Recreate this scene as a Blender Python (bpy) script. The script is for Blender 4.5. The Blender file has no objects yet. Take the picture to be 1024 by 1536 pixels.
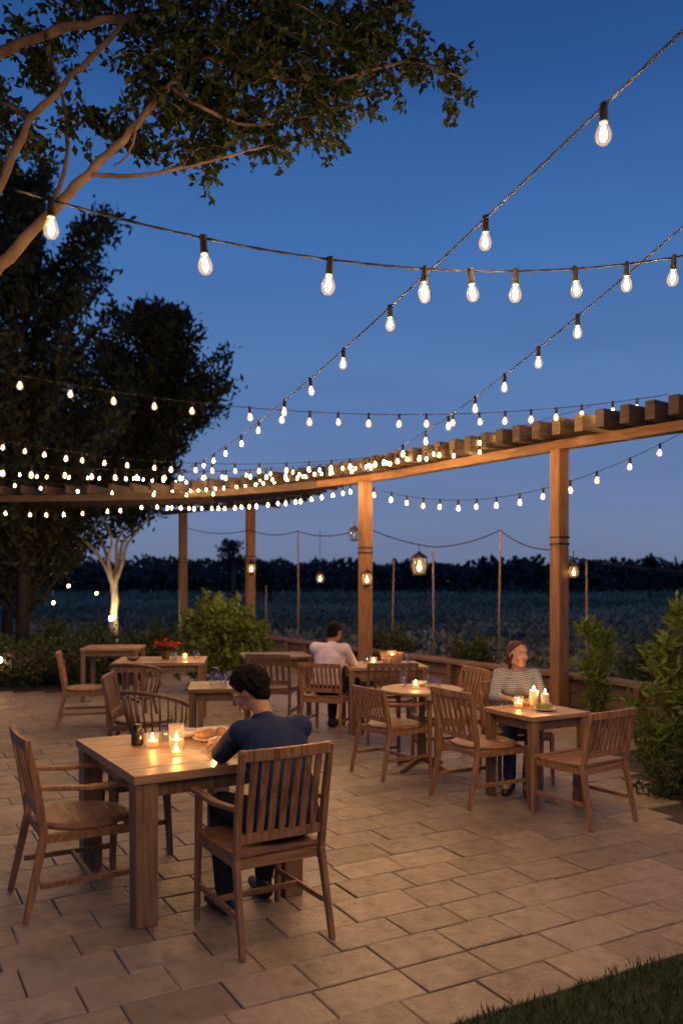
import bpy, math, random
import numpy as np
from mathutils import Vector, Matrix, Euler
random.seed(7)
rng = np.random.default_rng(7)
scene = bpy.context.scene
COL = scene.collection
R = math.radians

# ------------------------------------------------------------------ mesh builder
class MB:
    def __init__(s):
        s.v = []; s.f = []
    def add(s, vs, fs):
        o = len(s.v)
        s.v += [tuple(v) for v in vs]
        s.f += [tuple(i + o for i in f) for f in fs]
    def box(s, c, size, rot=None):
        hx, hy, hz = size[0]/2, size[1]/2, size[2]/2
        vs = [Vector((x, y, z)) for x in (-hx, hx) for y in (-hy, hy) for z in (-hz, hz)]
        if rot is not None:
            m = Euler(rot).to_matrix(); vs = [m @ v for v in vs]
        c = Vector(c)
        s.add([v + c for v in vs], [(0,1,3,2),(4,6,7,5),(0,4,5,1),(2,3,7,6),(0,2,6,4),(1,5,7,3)])
    def bar(s, p0, p1, a, b=None, side=(1,0,0)):
        p0 = Vector(p0); p1 = Vector(p1); b = b or a
        d = (p1-p0).normalized(); x = Vector(side); x = (x - d*x.dot(d)).normalized(); y = d.cross(x)
        vs = []
        for p, w in ((p0, a), (p1, b)):
            for sx, sy in ((-1,-1),(1,-1),(1,1),(-1,1)):
                vs.append(p + x*sx*w[0]/2 + y*sy*w[1]/2)
        s.add(vs, [(3,2,1,0),(4,5,6,7),(0,1,5,4),(1,2,6,5),(2,3,7,6),(3,0,4,7)])
    def tube(s, pts, rad, seg=8):
        pts = [Vector(p) for p in pts]; n = len(pts)
        if not hasattr(rad, '__len__'): rad = [rad]*n
        vs = []; fs = []; x = None
        for i, p in enumerate(pts):
            d = (pts[min(i+1, n-1)] - pts[max(i-1, 0)]).normalized()
            if x is None:
                x = d.orthogonal().normalized()
            else:
                x = (x - d*x.dot(d)).normalized()
            y = d.cross(x)
            for k in range(seg):
                a = 2*math.pi*k/seg
                vs.append(p + (x*math.cos(a) + y*math.sin(a))*rad[i])
        for i in range(n-1):
            for k in range(seg):
                k2 = (k+1) % seg
                fs.append((i*seg+k, i*seg+k2, (i+1)*seg+k2, (i+1)*seg+k))
        fs.append(tuple(reversed(range(seg)))); fs.append(tuple((n-1)*seg+k for k in range(seg)))
        s.add(vs, fs)
    def lathe(s, prof, c=(0,0,0), seg=16, sx=1, sy=1):
        vs = []; fs = []; n = len(prof)
        for r, z in prof:
            for k in range(seg):
                a = 2*math.pi*k/seg
                vs.append((c[0]+r*math.cos(a)*sx, c[1]+r*math.sin(a)*sy, c[2]+z))
        for i in range(n-1):
            for k in range(seg):
                k2 = (k+1) % seg
                fs.append((i*seg+k, i*seg+k2, (i+1)*seg+k2, (i+1)*seg+k))
        fs.append(tuple(reversed(range(seg)))); fs.append(tuple((n-1)*seg+k for k in range(seg)))
        s.add(vs, fs)
    def sweep(s, pts, w, h):
        pts = [Vector(p) for p in pts]; n = len(pts); vs = []; fs = []
        for i, p in enumerate(pts):
            d = (pts[min(i+1, n-1)] - pts[max(i-1, 0)]); d.z = 0; d.normalize()
            x = Vector((d.y, -d.x, 0))
            for a, b in ((-1,-1),(1,-1),(1,1),(-1,1)):
                vs.append(p + x*a*w/2 + Vector((0,0,b*h/2)))
        for i in range(n-1):
            for k in range(4):
                k2 = (k+1) % 4
                fs.append((i*4+k, (i+1)*4+k, (i+1)*4+k2, i*4+k2))
        fs.append((0,1,2,3)); fs.append(tuple((n-1)*4+k for k in (3,2,1,0)))
        s.add(vs, fs)
    def ell(s, c, r, rot=None, seg=16, rings=10, M=None):
        vs = []; fs = []; c = Vector(c)
        m = Euler(rot).to_matrix() if rot else Matrix.Identity(3)
        for i in range(rings+1):
            t = math.pi*(i+0.0)/rings
            rr = max(math.sin(t), 0.02)
            for k in range(seg):
                a = 2*math.pi*k/seg
                v = m @ Vector((r[0]*rr*math.cos(a), r[1]*rr*math.sin(a), -r[2]*math.cos(t))) + c
                vs.append(M @ v if M is not None else v)
        for i in range(rings):
            for k in range(seg):
                k2 = (k+1) % seg
                fs.append((i*seg+k, i*seg+k2, (i+1)*seg+k2, (i+1)*seg+k))
        fs.append(tuple(reversed(range(seg)))); fs.append(tuple(rings*seg+k for k in range(seg)))
        s.add(vs, fs)
    def cap(s, p0, p1, r0, r1, seg=14, M=None):
        p0 = Vector(p0); p1 = Vector(p1)
        if M is not None: p0 = M @ p0; p1 = M @ p1
        d = (p1-p0).normalized(); pts = []; rad = []
        for a in (88, 65, 40, 18):
            pts.append(p0 - d*r0*math.sin(R(a))); rad.append(r0*math.cos(R(a)))
        pts += [p0, p1]; rad += [r0, r1]
        for a in (18, 40, 65, 88):
            pts.append(p1 + d*r1*math.sin(R(a))); rad.append(r1*math.cos(R(a)))
        s.tube(pts, rad, seg)

def finish_mesh(name, mb, mat, smooth=False):
    me = bpy.data.meshes.new(name)
    me.from_pydata(mb.v, [], mb.f); me.update()
    if mat: me.materials.append(mat)
    if smooth:
        me.polygons.foreach_set('use_smooth', [True]*len(me.polygons))
    return me

def put(name, me, parent=None, loc=(0,0,0), rot=(0,0,0), bevel=0):
    ob = bpy.data.objects.new(name, me); COL.objects.link(ob)
    ob.location = loc; ob.rotation_euler = rot
    if parent: ob.parent = parent
    if bevel:
        m = ob.modifiers.new('Bevel', 'BEVEL'); m.width = bevel; m.segments = 2; m.limit_method = 'ANGLE'
    return ob

def part(name, mb, mat, parent=None, smooth=False, bevel=0, loc=(0,0,0)):
    return put(name, finish_mesh(name, mb, mat, smooth), parent, loc, bevel=bevel)

def tag(ob, label, category, group=None):
    ob['label'] = label; ob['category'] = category
    if group: ob['group'] = group
    return ob

def thing(name, label, category, loc=(0,0,0), rotz=0, group=None):
    e = bpy.data.objects.new(name, None); COL.objects.link(e)
    e.empty_display_size = 0.1; e.location = loc; e.rotation_euler = (0,0,rotz)
    return tag(e, label, category, group)

def clone(root, loc, rotz, label=None, scale=None):
    def rec(o, par):
        c = o.copy(); COL.objects.link(c)
        if par is not None: c.parent = par
        for ch in o.children: rec(ch, c)
        return c
    c = rec(root, None)
    c.location = loc; c.rotation_euler = (0,0,rotz)
    if label: c['label'] = label
    if scale: c.scale = (scale,)*3
    return c

def structure(ob):
    ob['kind'] = 'structure'; return ob

# ------------------------------------------------------------------ materials
def nt_new(name):
    m = bpy.data.materials.new(name); m.use_nodes = True
    nt = m.node_tree; b = nt.nodes['Principled BSDF']
    return m, nt, b
def N(nt, t, **kw):
    n = nt.nodes.new(t)
    for k, v in kw.items(): setattr(n, k, v)
    return n
def ramp(nt, stops, fac):
    r = N(nt, 'ShaderNodeValToRGB'); e = r.color_ramp.elements
    e[0].position = stops[0][0]; e[0].color = (*stops[0][1], 1)
    e[1].position = stops[-1][0]; e[1].color = (*stops[-1][1], 1)
    for p, c in stops[1:-1]:
        x = e.new(p); x.color = (*c, 1)
    nt.links.new(fac, r.inputs[0]); return r

def noisy(name, c1, c2, scale=8, rough=0.6, bump=0.2, bscale=None, stretch=(1,1,1), metal=0, dist=0.0, detail=5, spec=None):
    m, nt, b = nt_new(name)
    tc = N(nt, 'ShaderNodeTexCoord'); mp = N(nt, 'ShaderNodeMapping'); mp.inputs['Scale'].default_value = stretch
    nt.links.new(tc.outputs['Object'], mp.inputs[0])
    no = N(nt, 'ShaderNodeTexNoise'); no.inputs['Scale'].default_value = scale; no.inputs['Detail'].default_value = detail
    no.inputs['Distortion'].default_value = dist
    nt.links.new(mp.outputs[0], no.inputs['Vector'])
    rp = ramp(nt, [(0.3, c1), (0.7, c2)], no.outputs['Fac'])
    nt.links.new(rp.outputs[0], b.inputs['Base Color'])
    b.inputs['Roughness'].default_value = rough; b.inputs['Metallic'].default_value = metal
    if spec is not None: b.inputs['Specular IOR Level'].default_value = spec
    if bump:
        n2 = N(nt, 'ShaderNodeTexNoise'); n2.inputs['Scale'].default_value = bscale or scale*3; n2.inputs['Detail'].default_value = 6
        nt.links.new(mp.outputs[0], n2.inputs['Vector'])
        bp = N(nt, 'ShaderNodeBump'); bp.inputs['Strength'].default_value = bump; bp.inputs['Distance'].default_value = 0.01
        nt.links.new(n2.outputs['Fac'], bp.inputs['Height']); nt.links.new(bp.outputs[0], b.inputs['Normal'])
    return m

def wood(name, c1, c2, axis='z', rough=0.5):
    st = {'x': (1,14,14), 'y': (14,1,14), 'z': (14,14,1)}[axis]
    return noisy(name, c1, c2, scale=3.2, rough=rough, bump=0.25, bscale=6, stretch=st, dist=0.6)

W1 = ((0.130,0.062,0.026), (0.37,0.190,0.082))
W2 = ((0.065,0.036,0.020), (0.16,0.090,0.046))
WT = ((0.18,0.106,0.056), (0.39,0.245,0.134))
wood_leg = wood('chair_wood_upright', *W1, 'z'); wood_x = wood('chair_wood_cross', *W1, 'x')
dark_leg = wood('dark_wood_upright', *W2, 'z'); dark_x = wood('dark_wood_cross', *W2, 'x')
top_wood = wood('table_top_wood', *WT, 'x', 0.45); top_leg = wood('table_leg_wood', (0.12,0.068,0.034), (0.27,0.160,0.082), 'z')
perg_wood = wood('pergola_wood', (0.11,0.054,0.024), (0.27,0.135,0.058), 'z', 0.65)
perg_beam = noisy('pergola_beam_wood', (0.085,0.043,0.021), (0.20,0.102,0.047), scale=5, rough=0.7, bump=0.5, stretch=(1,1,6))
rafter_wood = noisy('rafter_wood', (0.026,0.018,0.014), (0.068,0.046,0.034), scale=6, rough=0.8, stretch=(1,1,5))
wall_wood = noisy('low_wall_wood', (0.07,0.040,0.024), (0.18,0.105,0.060), scale=4, rough=0.7, bump=0.4, stretch=(1,1,8))
black = noisy('black_rubber', (0.009,0.009,0.010), (0.016,0.015,0.015), scale=20, rough=0.85, bump=0.1, spec=.2)
metal_dark = noisy('dark_metal', (0.02,0.02,0.02), (0.045,0.04,0.036), scale=14, rough=0.45, bump=0.1, metal=0.7)
ceramic = noisy('cream_ceramic', (0.55,0.50,0.42), (0.66,0.61,0.53), scale=10, rough=0.3, bump=0.05)
wax = noisy('candle_wax', (0.75,0.58,0.36), (0.85,0.68,0.45), scale=10, rough=0.5, bump=0.05)
bread = noisy('bread_crust', (0.28,0.14,0.05), (0.50,0.30,0.13), scale=25, rough=0.8, bump=0.5)
green_food = noisy('green_fruit', (0.14,0.22,0.03), (0.30,0.36,0.06), scale=20, rough=0.45, bump=0.2)
bark = noisy('bark', (0.05,0.033,0.022), (0.14,0.095,0.065), scale=9, rough=0.9, bump=0.8, stretch=(1,1,0.35))
bark_dark = noisy('dark_bark', (0.015,0.012,0.010), (0.045,0.034,0.026), scale=9, rough=0.95, bump=0.8, stretch=(1,1,0.35))
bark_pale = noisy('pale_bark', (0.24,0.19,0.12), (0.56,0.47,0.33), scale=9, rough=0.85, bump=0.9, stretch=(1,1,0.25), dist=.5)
white_paint = noisy('white_lamp_housing', (0.6,0.58,0.54), (0.75,0.73,0.68), scale=10, rough=0.5, bump=0.05)

def emit(name, color, strength):
    m = bpy.data.materials.new(name); m.use_nodes = True; nt = m.node_tree; nt.nodes.clear()
    e = N(nt, 'ShaderNodeEmission'); o = N(nt, 'ShaderNodeOutputMaterial')
    e.inputs[0].default_value = (*color, 1); e.inputs[1].default_value = strength
    nt.links.new(e.outputs[0], o.inputs[0])
    return m
WARM = (1.0, 0.575, 0.25)
glow_bulb = emit('lit_bulb', WARM, 1800)
glow_far = emit('lit_small_bulb', WARM, 340)
glow_mid = emit('lit_medium_bulb', WARM, 950)
flame_mat = emit('candle_flame', (1.0, 0.50, 0.16), 520)
lamp_small = emit('small_lamp_glow', (1.0, 0.55, 0.22), 60)

def glassy(name, col=(1,1,1), trans=0.8, emis=0.0, ecol=(1,.5,.2)):
    m = bpy.data.materials.new(name); m.use_nodes = True; nt = m.node_tree; nt.nodes.clear()
    o = N(nt, 'ShaderNodeOutputMaterial'); t = N(nt, 'ShaderNodeBsdfTransparent'); g = N(nt, 'ShaderNodeBsdfGlossy')
    t.inputs[0].default_value = (*col, 1); g.inputs['Roughness'].default_value = 0.08
    mx = N(nt, 'ShaderNodeMixShader'); mx.inputs[0].default_value = 1-trans
    nt.links.new(t.outputs[0], mx.inputs[1]); nt.links.new(g.outputs[0], mx.inputs[2])
    last = mx
    if emis:
        e = N(nt, 'ShaderNodeEmission'); e.inputs[0].default_value = (*ecol, 1); e.inputs[1].default_value = emis
        ad = N(nt, 'ShaderNodeAddShader'); nt.links.new(mx.outputs[0], ad.inputs[0]); nt.links.new(e.outputs[0], ad.inputs[1]); last = ad
    nt.links.new(last.outputs[0], o.inputs[0])
    return m
glass = glassy('clear_glass', (0.95,0.95,0.93), 0.86)
glass_warm = glassy('glowing_glass', (0.97,0.88,0.72), 0.88, 0.22)  # own warm emission stands in for light caught in the glass
bulb_glass = glassy('bulb_glass', (1.0,0.93,0.80), 0.97, 0.34, (1.0,0.58,0.22))
bulb_amber = glassy('bulb_glass_amber', (1.0,0.90,0.72), 0.97, 0.55, (1.0,0.52,0.16))
dark_glass = noisy('dark_jar_glass', (0.01,0.008,0.006), (0.03,0.018,0.01), scale=10, rough=0.15, bump=0)

def leafmat(name, dark, light, trans=0.3):
    m = bpy.data.materials.new(name); m.use_nodes = True; nt = m.node_tree; b = nt.nodes['Principled BSDF']
    a = N(nt, 'ShaderNodeAttribute'); a.attribute_name = 'tint'
    rp = ramp(nt, [(0, dark), (1, light)], a.outputs['Fac'])
    nt.links.new(rp.outputs[0], b.inputs['Base Color']); b.inputs['Roughness'].default_value = 0.55
    b.inputs['Specular IOR Level'].default_value = 0.2
    t = N(nt, 'ShaderNodeBsdfTranslucent'); nt.links.new(rp.outputs[0], t.inputs[0])
    mx = N(nt, 'ShaderNodeMixShader'); mx.inputs[0].default_value = trans
    nt.links.new(b.outputs[0], mx.inputs[1]); nt.links.new(t.outputs[0], mx.inputs[2])
    nt.links.new(mx.outputs[0], nt.nodes['Material Output'].inputs[0])
    return m
leaf_near = leafmat('leaf_overhanging', (0.007,0.015,0.005), (0.034,0.054,0.014))
leaf_dark = leafmat('leaf_dark_tree', (0.012,0.018,0.012), (0.040,0.052,0.030), 0.12)
leaf_lit = leafmat('leaf_round_tree', (0.012,0.018,0.010), (0.046,0.057,0.027), 0.2)
leaf_bush = leafmat('leaf_bush', (0.035,0.065,0.012), (0.18,0.25,0.050))
leaf_bed = leafmat('leaf_bed', (0.018,0.032,0.012), (0.07,0.095,0.035))
leaf_field = leafmat('leaf_field', (0.120,0.136,0.096), (0.290,0.295,0.210), 0.1)
leaf_wood_hazy = leafmat('leaf_far_wood_hazy', (0.030,0.034,0.033), (0.064,0.069,0.064), 0.05)  # distance haze is mixed into these leaf colours
grass_mat = leafmat('grass_blade', (0.015,0.036,0.008), (0.055,0.10,0.022))
petal_mat = leafmat('petal_red', (0.30,0.01,0.02), (0.55,0.03,0.05))
petal_pale = leafmat('petal_pale', (0.12,0.085,0.085), (0.28,0.21,0.21))

def quad_mesh(name, P, U, V, mat, tint=None):
    n = len(P)
    co = np.empty((n, 4, 3), np.float32)
    co[:,0] = P; co[:,1] = P + U*0.45 + V*0.5; co[:,2] = P + U; co[:,3] = P + U*0.45 - V*0.5
    me = bpy.data.meshes.new(name)
    me.vertices.add(n*4); me.vertices.foreach_set('co', co.ravel())
    me.loops.add(n*4); me.loops.foreach_set('vertex_index', np.arange(n*4, dtype=np.int32))
    me.polygons.add(n); me.polygons.foreach_set('loop_start', np.arange(0, n*4, 4, dtype=np.int32))
    try: me.polygons.foreach_set('loop_total', np.full(n, 4, np.int32))
    except Exception: pass
    me.update(calc_edges=True)
    if tint is None: tint = rng.random(n)
    at = me.attributes.new('tint', 'FLOAT', 'POINT'); at.data.foreach_set('value', np.repeat(tint, 4).astype(np.float32))
    me.materials.append(mat)
    return me
def unit(a): return a/np.maximum(np.linalg.norm(a, axis=1, keepdims=True), 1e-6)
def leaves(name, P, L, W, mat, bias=None, tint=None):
    P = np.asarray(P, float); n = len(P)
    D = rng.normal(size=(n,3))
    if bias is not None: D = D*0.6 + bias
    D = unit(D); S = unit(np.cross(D, rng.normal(size=(n,3))))
    k = rng.uniform(0.65, 1.3, (n,1))
    return quad_mesh(name, P, D*L*k, S*W*k, mat, tint)

# ------------------------------------------------------------------ world
world = bpy.data.worlds.new('World'); scene.world = world; world.use_nodes = True
nt = world.node_tree; bg = nt.nodes['Background']
tc = N(nt, 'ShaderNodeTexCoord'); sx = N(nt, 'ShaderNodeSeparateXYZ'); nt.links.new(tc.outputs['Generated'], sx.inputs[0])
rp = ramp(nt, [(0.0, (0.165,0.200,0.315)), (0.07, (0.148,0.208,0.370)), (0.20, (0.100,0.198,0.430)), (0.36, (0.052,0.155,0.410)),
               (0.50, (0.026,0.096,0.300)), (0.60, (0.016,0.064,0.212)), (1.0, (0.009,0.037,0.14))], sx.outputs['Z'])
mpn = N(nt, 'ShaderNodeMapping'); mpn.inputs['Scale'].default_value = (1.2, 1.2, 7)
nt.links.new(tc.outputs['Generated'], mpn.inputs[0])
cn = N(nt, 'ShaderNodeTexNoise'); cn.inputs['Scale'].default_value = 1.6; cn.inputs['Detail'].default_value = 4
nt.links.new(mpn.outputs[0], cn.inputs['Vector'])
mr = N(nt, 'ShaderNodeMapRange'); mr.inputs[1].default_value = 0.4; mr.inputs[2].default_value = 0.75; mr.inputs[3].default_value = 0.95; mr.inputs[4].default_value = 1.09
nt.links.new(cn.outputs['Fac'], mr.inputs[0])
vm = N(nt, 'ShaderNodeVectorMath', operation='SCALE'); nt.links.new(rp.outputs[0], vm.inputs[0]); nt.links.new(mr.outputs[0], vm.inputs['Scale'])
sky = N(nt, 'ShaderNodeTexSky'); sky.sky_type = 'NISHITA'; sky.sun_disc = False; sky.sun_elevation = R(-4); sky.sun_rotation = R(200)
va = N(nt, 'ShaderNodeVectorMath', operation='MULTIPLY_ADD'); va.inputs[1].default_value = (0.05,)*3
nt.links.new(sky.outputs[0], va.inputs[0]); nt.links.new(vm.outputs[0], va.inputs[2])
nt.links.new(va.outputs[0], bg.inputs[0]); bg.inputs[1].default_value = 1.0

# ------------------------------------------------------------------ camera
cam = bpy.data.cameras.new('camera'); cam_ob = bpy.data.objects.new('camera', cam); COL.objects.link(cam_ob)
cam.sensor_fit = 'VERTICAL'; cam.sensor_height = 36; cam.sensor_width = 24; cam.lens = 30.0; cam.shift_y = 102/1536
cam_ob.location = (0, 0, 1.7); cam_ob.rotation_euler = (R(90), 0, 0); cam.clip_end = 3000; cam.clip_start = 0.05
cam.dof.use_dof = True; cam.dof.focus_distance = 5.0; cam.dof.aperture_fstop = 2.0
scene.camera = cam_ob
scene.view_settings.view_transform = 'Standard'

# ------------------------------------------------------------------ layout helpers
def spline(pts, n=8):
    P = [Vector(p) for p in pts]; P = [P[0]*2-P[1]] + P + [P[-1]*2-P[-2]]; out = []
    for i in range(1, len(P)-2):
        for k in range(n):
            t = k/n; a, b, c, d = P[i-1:i+3]
            out.append(0.5*((2*b) + (-a+c)*t + (2*a-5*b+4*c-d)*t*t + (-a+3*b-3*c+d)*t**3))
    out.append(P[-2].copy()); return out
ANG = R(29); UB = Vector((math.cos(ANG), math.sin(ANG))); UA = Vector((-math.sin(ANG), math.cos(ANG)))
wall_pts = [(4.6,6.9,0),(4.1,7.9,0),(3.5,9.1,0),(2.75,10.5,0),(1.75,11.95,0),(0.55,13.95,0),(-0.6,15.9,0),(-1.6,17.7,0)]
wall_curve = spline(wall_pts, 8)
def wall_x(y):
    ys = [p.y for p in wall_curve]; xs = [p.x for p in wall_curve]
    if y < ys[0]: return 4.6
    return float(np.interp(y, ys, xs))

# ground sheet
gm = noisy('soil', (0.055,0.060,0.044), (0.135,0.138,0.100), scale=0.5, rough=0.95, bump=0.6, bscale=3, spec=0.0)
mb = MB(); n = 40
xs = np.linspace(-1, 1, n+1); g = np.sign(xs)*np.abs(xs)**2.4*900
vs = [(x, y+10, -0.03) for y in g for x in g]
mb.add(vs, [(j*(n+1)+i, j*(n+1)+i+1, (j+1)*(n+1)+i+1, (j+1)*(n+1)+i) for j in range(n) for i in range(n)])
structure(part('ground', mb, gm))

# paving stones in courses
def paving():
    V = []; F = []; T = []
    o = Vector((0.43, 3.27)); gap = 0.0030
    rs = random.Random(21); v0 = 0; r = 0
    while v0 < 20:
        rowh = rs.choice([.25,.265,.28]); u0 = -22 + (r % 2)*.20 + rs.uniform(-.05,.05); rh = rowh; r += 1
        while u0 < 14:
            ln = rs.choice([.34,.38,.38,.42])
            c = o + UB*(u0+ln/2) + UA*(v0+rh/2)
            ok = not (c.y < -1 or c.x > wall_x(c.y) + 0.1 or c.y > 17.5 or c.x < -9 or (c.x < -3.4 and c.y > 12.9) or (c.x > 2.45 and c.y > 5.8 and c.y < 8.4))
            if ok:
                t = rs.random(); h = rs.uniform(-0.002, 0.002); b = len(V)
                tx = rs.uniform(-.004,.004); ty = rs.uniform(-.004,.004)
                g2 = gap+0.004+rs.uniform(0,.004)
                for gg, z in ((gap, -0.03), (gap, -0.004), (g2, 0.0)):
                    for a, d in ((0,0),(1,0),(1,1),(0,1)):
                        u = u0 + (gg if a == 0 else ln-gg) + rs.uniform(-.0018,.0018)
                        v = v0 + (gg if d == 0 else rh-gg) + rs.uniform(-.0018,.0018)
                        p = o + UB*u + UA*v
                        V.append((p.x, p.y, z+h+(a-.5)*tx+(d-.5)*ty)); T.append(t)
                for q in (0, 4):
                    for k in range(4):
                        m_ = (k+1) % 4
                        F.append((b+q+k, b+q+m_, b+q+4+m_, b+q+4+k))
                F.append((b+8, b+9, b+10, b+11))
            u0 += ln
        v0 += rowh
    me = bpy.data.meshes.new('patio_paving'); me.from_pydata(V, [], F); me.update()
    at = me.attributes.new('tint', 'FLOAT', 'POINT'); at.data.foreach_set('value', T)
    m, nt, b = nt_new('stone_tile')
    a = N(nt, 'ShaderNodeAttribute'); a.attribute_name = 'tint'
    tc = N(nt, 'ShaderNodeTexCoord')
    r1 = ramp(nt, [(0, (0.220,0.186,0.136)), (0.35, (0.272,0.232,0.172)), (0.7, (0.296,0.254,0.192)), (1, (0.330,0.286,0.220))], a.outputs['Fac'])
    sc = N(nt, 'ShaderNodeMath', operation='MULTIPLY'); sc.inputs[1].default_value = 37.0; nt.links.new(a.outputs['Fac'], sc.inputs[0])
    n1 = N(nt, 'ShaderNodeTexNoise'); n1.noise_dimensions = '4D'; n1.inputs['Scale'].default_value = 9; n1.inputs['Detail'].default_value = 10; n1.inputs['Roughness'].default_value = 0.72
    nt.links.new(tc.outputs['Object'], n1.inputs['Vector']); nt.links.new(sc.outputs[0], n1.inputs['W'])
    n3 = N(nt, 'ShaderNodeTexNoise'); n3.inputs['Scale'].default_value = 0.55; n3.inputs['Detail'].default_value = 4
    nt.links.new(tc.outputs['Object'], n3.inputs['Vector'])
    r2 = ramp(nt, [(0.28, (0.50,0.48,0.46)), (0.48, (0.92,0.90,0.88)), (0.74, (1.22,1.19,1.14))], n1.outputs['Fac'])
    r3 = ramp(nt, [(0.3, (0.70,0.70,0.72)), (0.7, (1.14,1.12,1.08))], n3.outputs['Fac'])
    mx = N(nt, 'ShaderNodeVectorMath', operation='MULTIPLY'); nt.links.new(r1.outputs[0], mx.inputs[0]); nt.links.new(r2.outputs[0], mx.inputs[1])
    mx2 = N(nt, 'ShaderNodeVectorMath', operation='MULTIPLY'); nt.links.new(mx.outputs[0], mx2.inputs[0]); nt.links.new(r3.outputs[0], mx2.inputs[1])
    nt.links.new(mx2.outputs[0], b.inputs['Base Color'])
    n2 = N(nt, 'ShaderNodeTexNoise'); n2.inputs['Scale'].default_value = 26; n2.inputs['Detail'].default_value = 8
    nt.links.new(tc.outputs['Object'], n2.inputs['Vector'])
    ad = N(nt, 'ShaderNodeMath', operation='ADD'); nt.links.new(n1.outputs['Fac'], ad.inputs[0]); nt.links.new(n2.outputs['Fac'], ad.inputs[1])
    bp = N(nt, 'ShaderNodeBump'); bp.inputs['Strength'].default_value = 0.6; bp.inputs['Distance'].default_value = 0.013
    nt.links.new(ad.outputs[0], bp.inputs['Height']); nt.links.new(bp.outputs[0], b.inputs['Normal'])
    rr = ramp(nt, [(0.3, (0.62,)*3), (0.7, (0.34,)*3)], n1.outputs['Fac']); nt.links.new(rr.outputs[0], b.inputs['Roughness'])
    me.materials.append(m)
    structure(put('patio_paving', me))
paving()
mb = MB()
mb.add([(-9.5,-1,-0.013),(4.6,-1,-0.013),(4.6,7,-0.013),(0.6,14,-0.013),(-1.4,17.6,-0.013),(-9.5,17.6,-0.013)], [(0,1,2,3,4,5)])
structure(part('mortar_bed', mb, noisy('mortar', (0.032,0.026,0.020), (0.075,0.062,0.047), scale=12, rough=0.95, bump=0.5)))

# lawn
def lawn():
    n = 30000
    u = rng.uniform(-0.6, 4.2, n); v = -rng.uniform(0.0, 1.6, n)
    v = v + 0.015*np.sin(u*9) + rng.normal(0, .014, n)
    x = 0.43 + UB.x*u + UA.x*v; y = 3.27 + UB.y*u + UA.y*v
    P = np.stack([x, y, np.full(n, -0.012)], 1)
    D = unit(np.stack([rng.normal(0,.4,n), rng.normal(0,.4,n), np.ones(n)], 1))
    S = unit(np.cross(D, rng.normal(size=(n,3))))
    L = rng.uniform(0.025, 0.065, (n,1))
    ob = put('lawn_grass', quad_mesh('lawn_grass', P, D*L, S*0.006, grass_mat)); ob['kind'] = 'stuff'
    o = Vector((0.43,3.27)); mb = MB(); c = []
    for u_, v_ in ((-1.5,0.0),(5,0.0),(5,-4),(-1.5,-4)):
        p = o + UB*u_ + UA*v_; c.append((p.x, p.y, -0.009))
    mb.add(c, [(0,3,2,1)])
    structure(part('lawn', mb, noisy('lawn_soil', (0.010,0.018,0.006), (0.025,0.04,0.013), scale=18, rough=0.95)))
lawn()

# ------------------------------------------------------------------ pergola
beam_c = spline([(5.0,7.0,3.32),(4.4,7.9,3.32),(3.56,8.95,3.32),(2.61,10.24,3.32),(1.5,11.95,3.32),(0.38,13.6,3.32),(-1.3,15.2,3.32),(-3.5,16.4,3.32),(-6.8,17.0,3.32),(-9.5,16.7,3.32)], 8)
perg = thing('pergola', 'curved timber pergola with square posts and open rafters', 'pergola')
cut = 44
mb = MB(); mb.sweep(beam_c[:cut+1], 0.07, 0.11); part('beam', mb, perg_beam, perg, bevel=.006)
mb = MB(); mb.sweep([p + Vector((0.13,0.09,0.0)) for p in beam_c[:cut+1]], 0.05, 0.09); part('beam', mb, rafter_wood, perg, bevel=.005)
mb = MB(); mb.sweep(beam_c[cut:], 0.07, 0.13); part('beam', mb, rafter_wood, perg, bevel=.006)  # left run of the same beam; its shadow is put into darker wood
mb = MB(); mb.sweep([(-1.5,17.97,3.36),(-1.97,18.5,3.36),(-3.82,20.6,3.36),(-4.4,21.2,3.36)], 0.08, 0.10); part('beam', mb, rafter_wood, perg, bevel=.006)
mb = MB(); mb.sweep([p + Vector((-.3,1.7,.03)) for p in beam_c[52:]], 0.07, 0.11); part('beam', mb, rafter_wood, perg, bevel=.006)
for (x, y, w) in ((2.61,10.24,.160),(0.38,13.6,.17),(-1.97,18.5,.17),(-3.82,20.6,.17)):
    mb = MB()
    mb.bar((x,y,0), (x,y,3.265 if y < 15 else 3.31), (w,w), side=(UB.x,UB.y,0))
    p = part('post', mb, perg_wood, perg, bevel=.010)
    mb = MB(); mb.bar((x,y,0), (x,y,0.10), (w+.03,w+.03), side=(UB.x,UB.y,0)); part('post_base', mb, metal_dark, p, bevel=.004)
    for z in (2.12, 2.20):
        mb = MB(); mb.bar((x,y,z), (x,y,z+0.022), (w+.012,w+.012), side=(UB.x,UB.y,0)); part('strap', mb, metal_dark, p)
acc = 0; nxt = 0.2
for i in range(1, len(beam_c)):
    seg = beam_c[i] - beam_c[i-1]; L = seg.length
    while nxt <= acc + L:
        q = beam_c[i-1] + seg*((nxt-acc)/L); d = seg.normalized(); nrm = Vector((d.y, -d.x, 0))
        if nrm.y < 0: nrm = -nrm
        k = min(1, max(0, (.3-q.x)/3.0))
        inn = 0.34 + .05*k; out = 0.50 + 2.9*k**1.5 + (.5 if q.x < -3 else 0)
        rh = .20-.04*k
        mb = MB(); zz = .055+rh/2+random.uniform(0,.006)
        mb.bar(q - nrm*inn*random.uniform(.88,1.1) + Vector((0,0,zz)), q + nrm*out*random.uniform(.96,1.04) + Vector((0,0,zz)), (0.12-.05*k, rh), side=(d.x,d.y,0))
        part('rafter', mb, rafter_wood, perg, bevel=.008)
        nxt += 0.30 + .16*k
    acc += L

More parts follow.
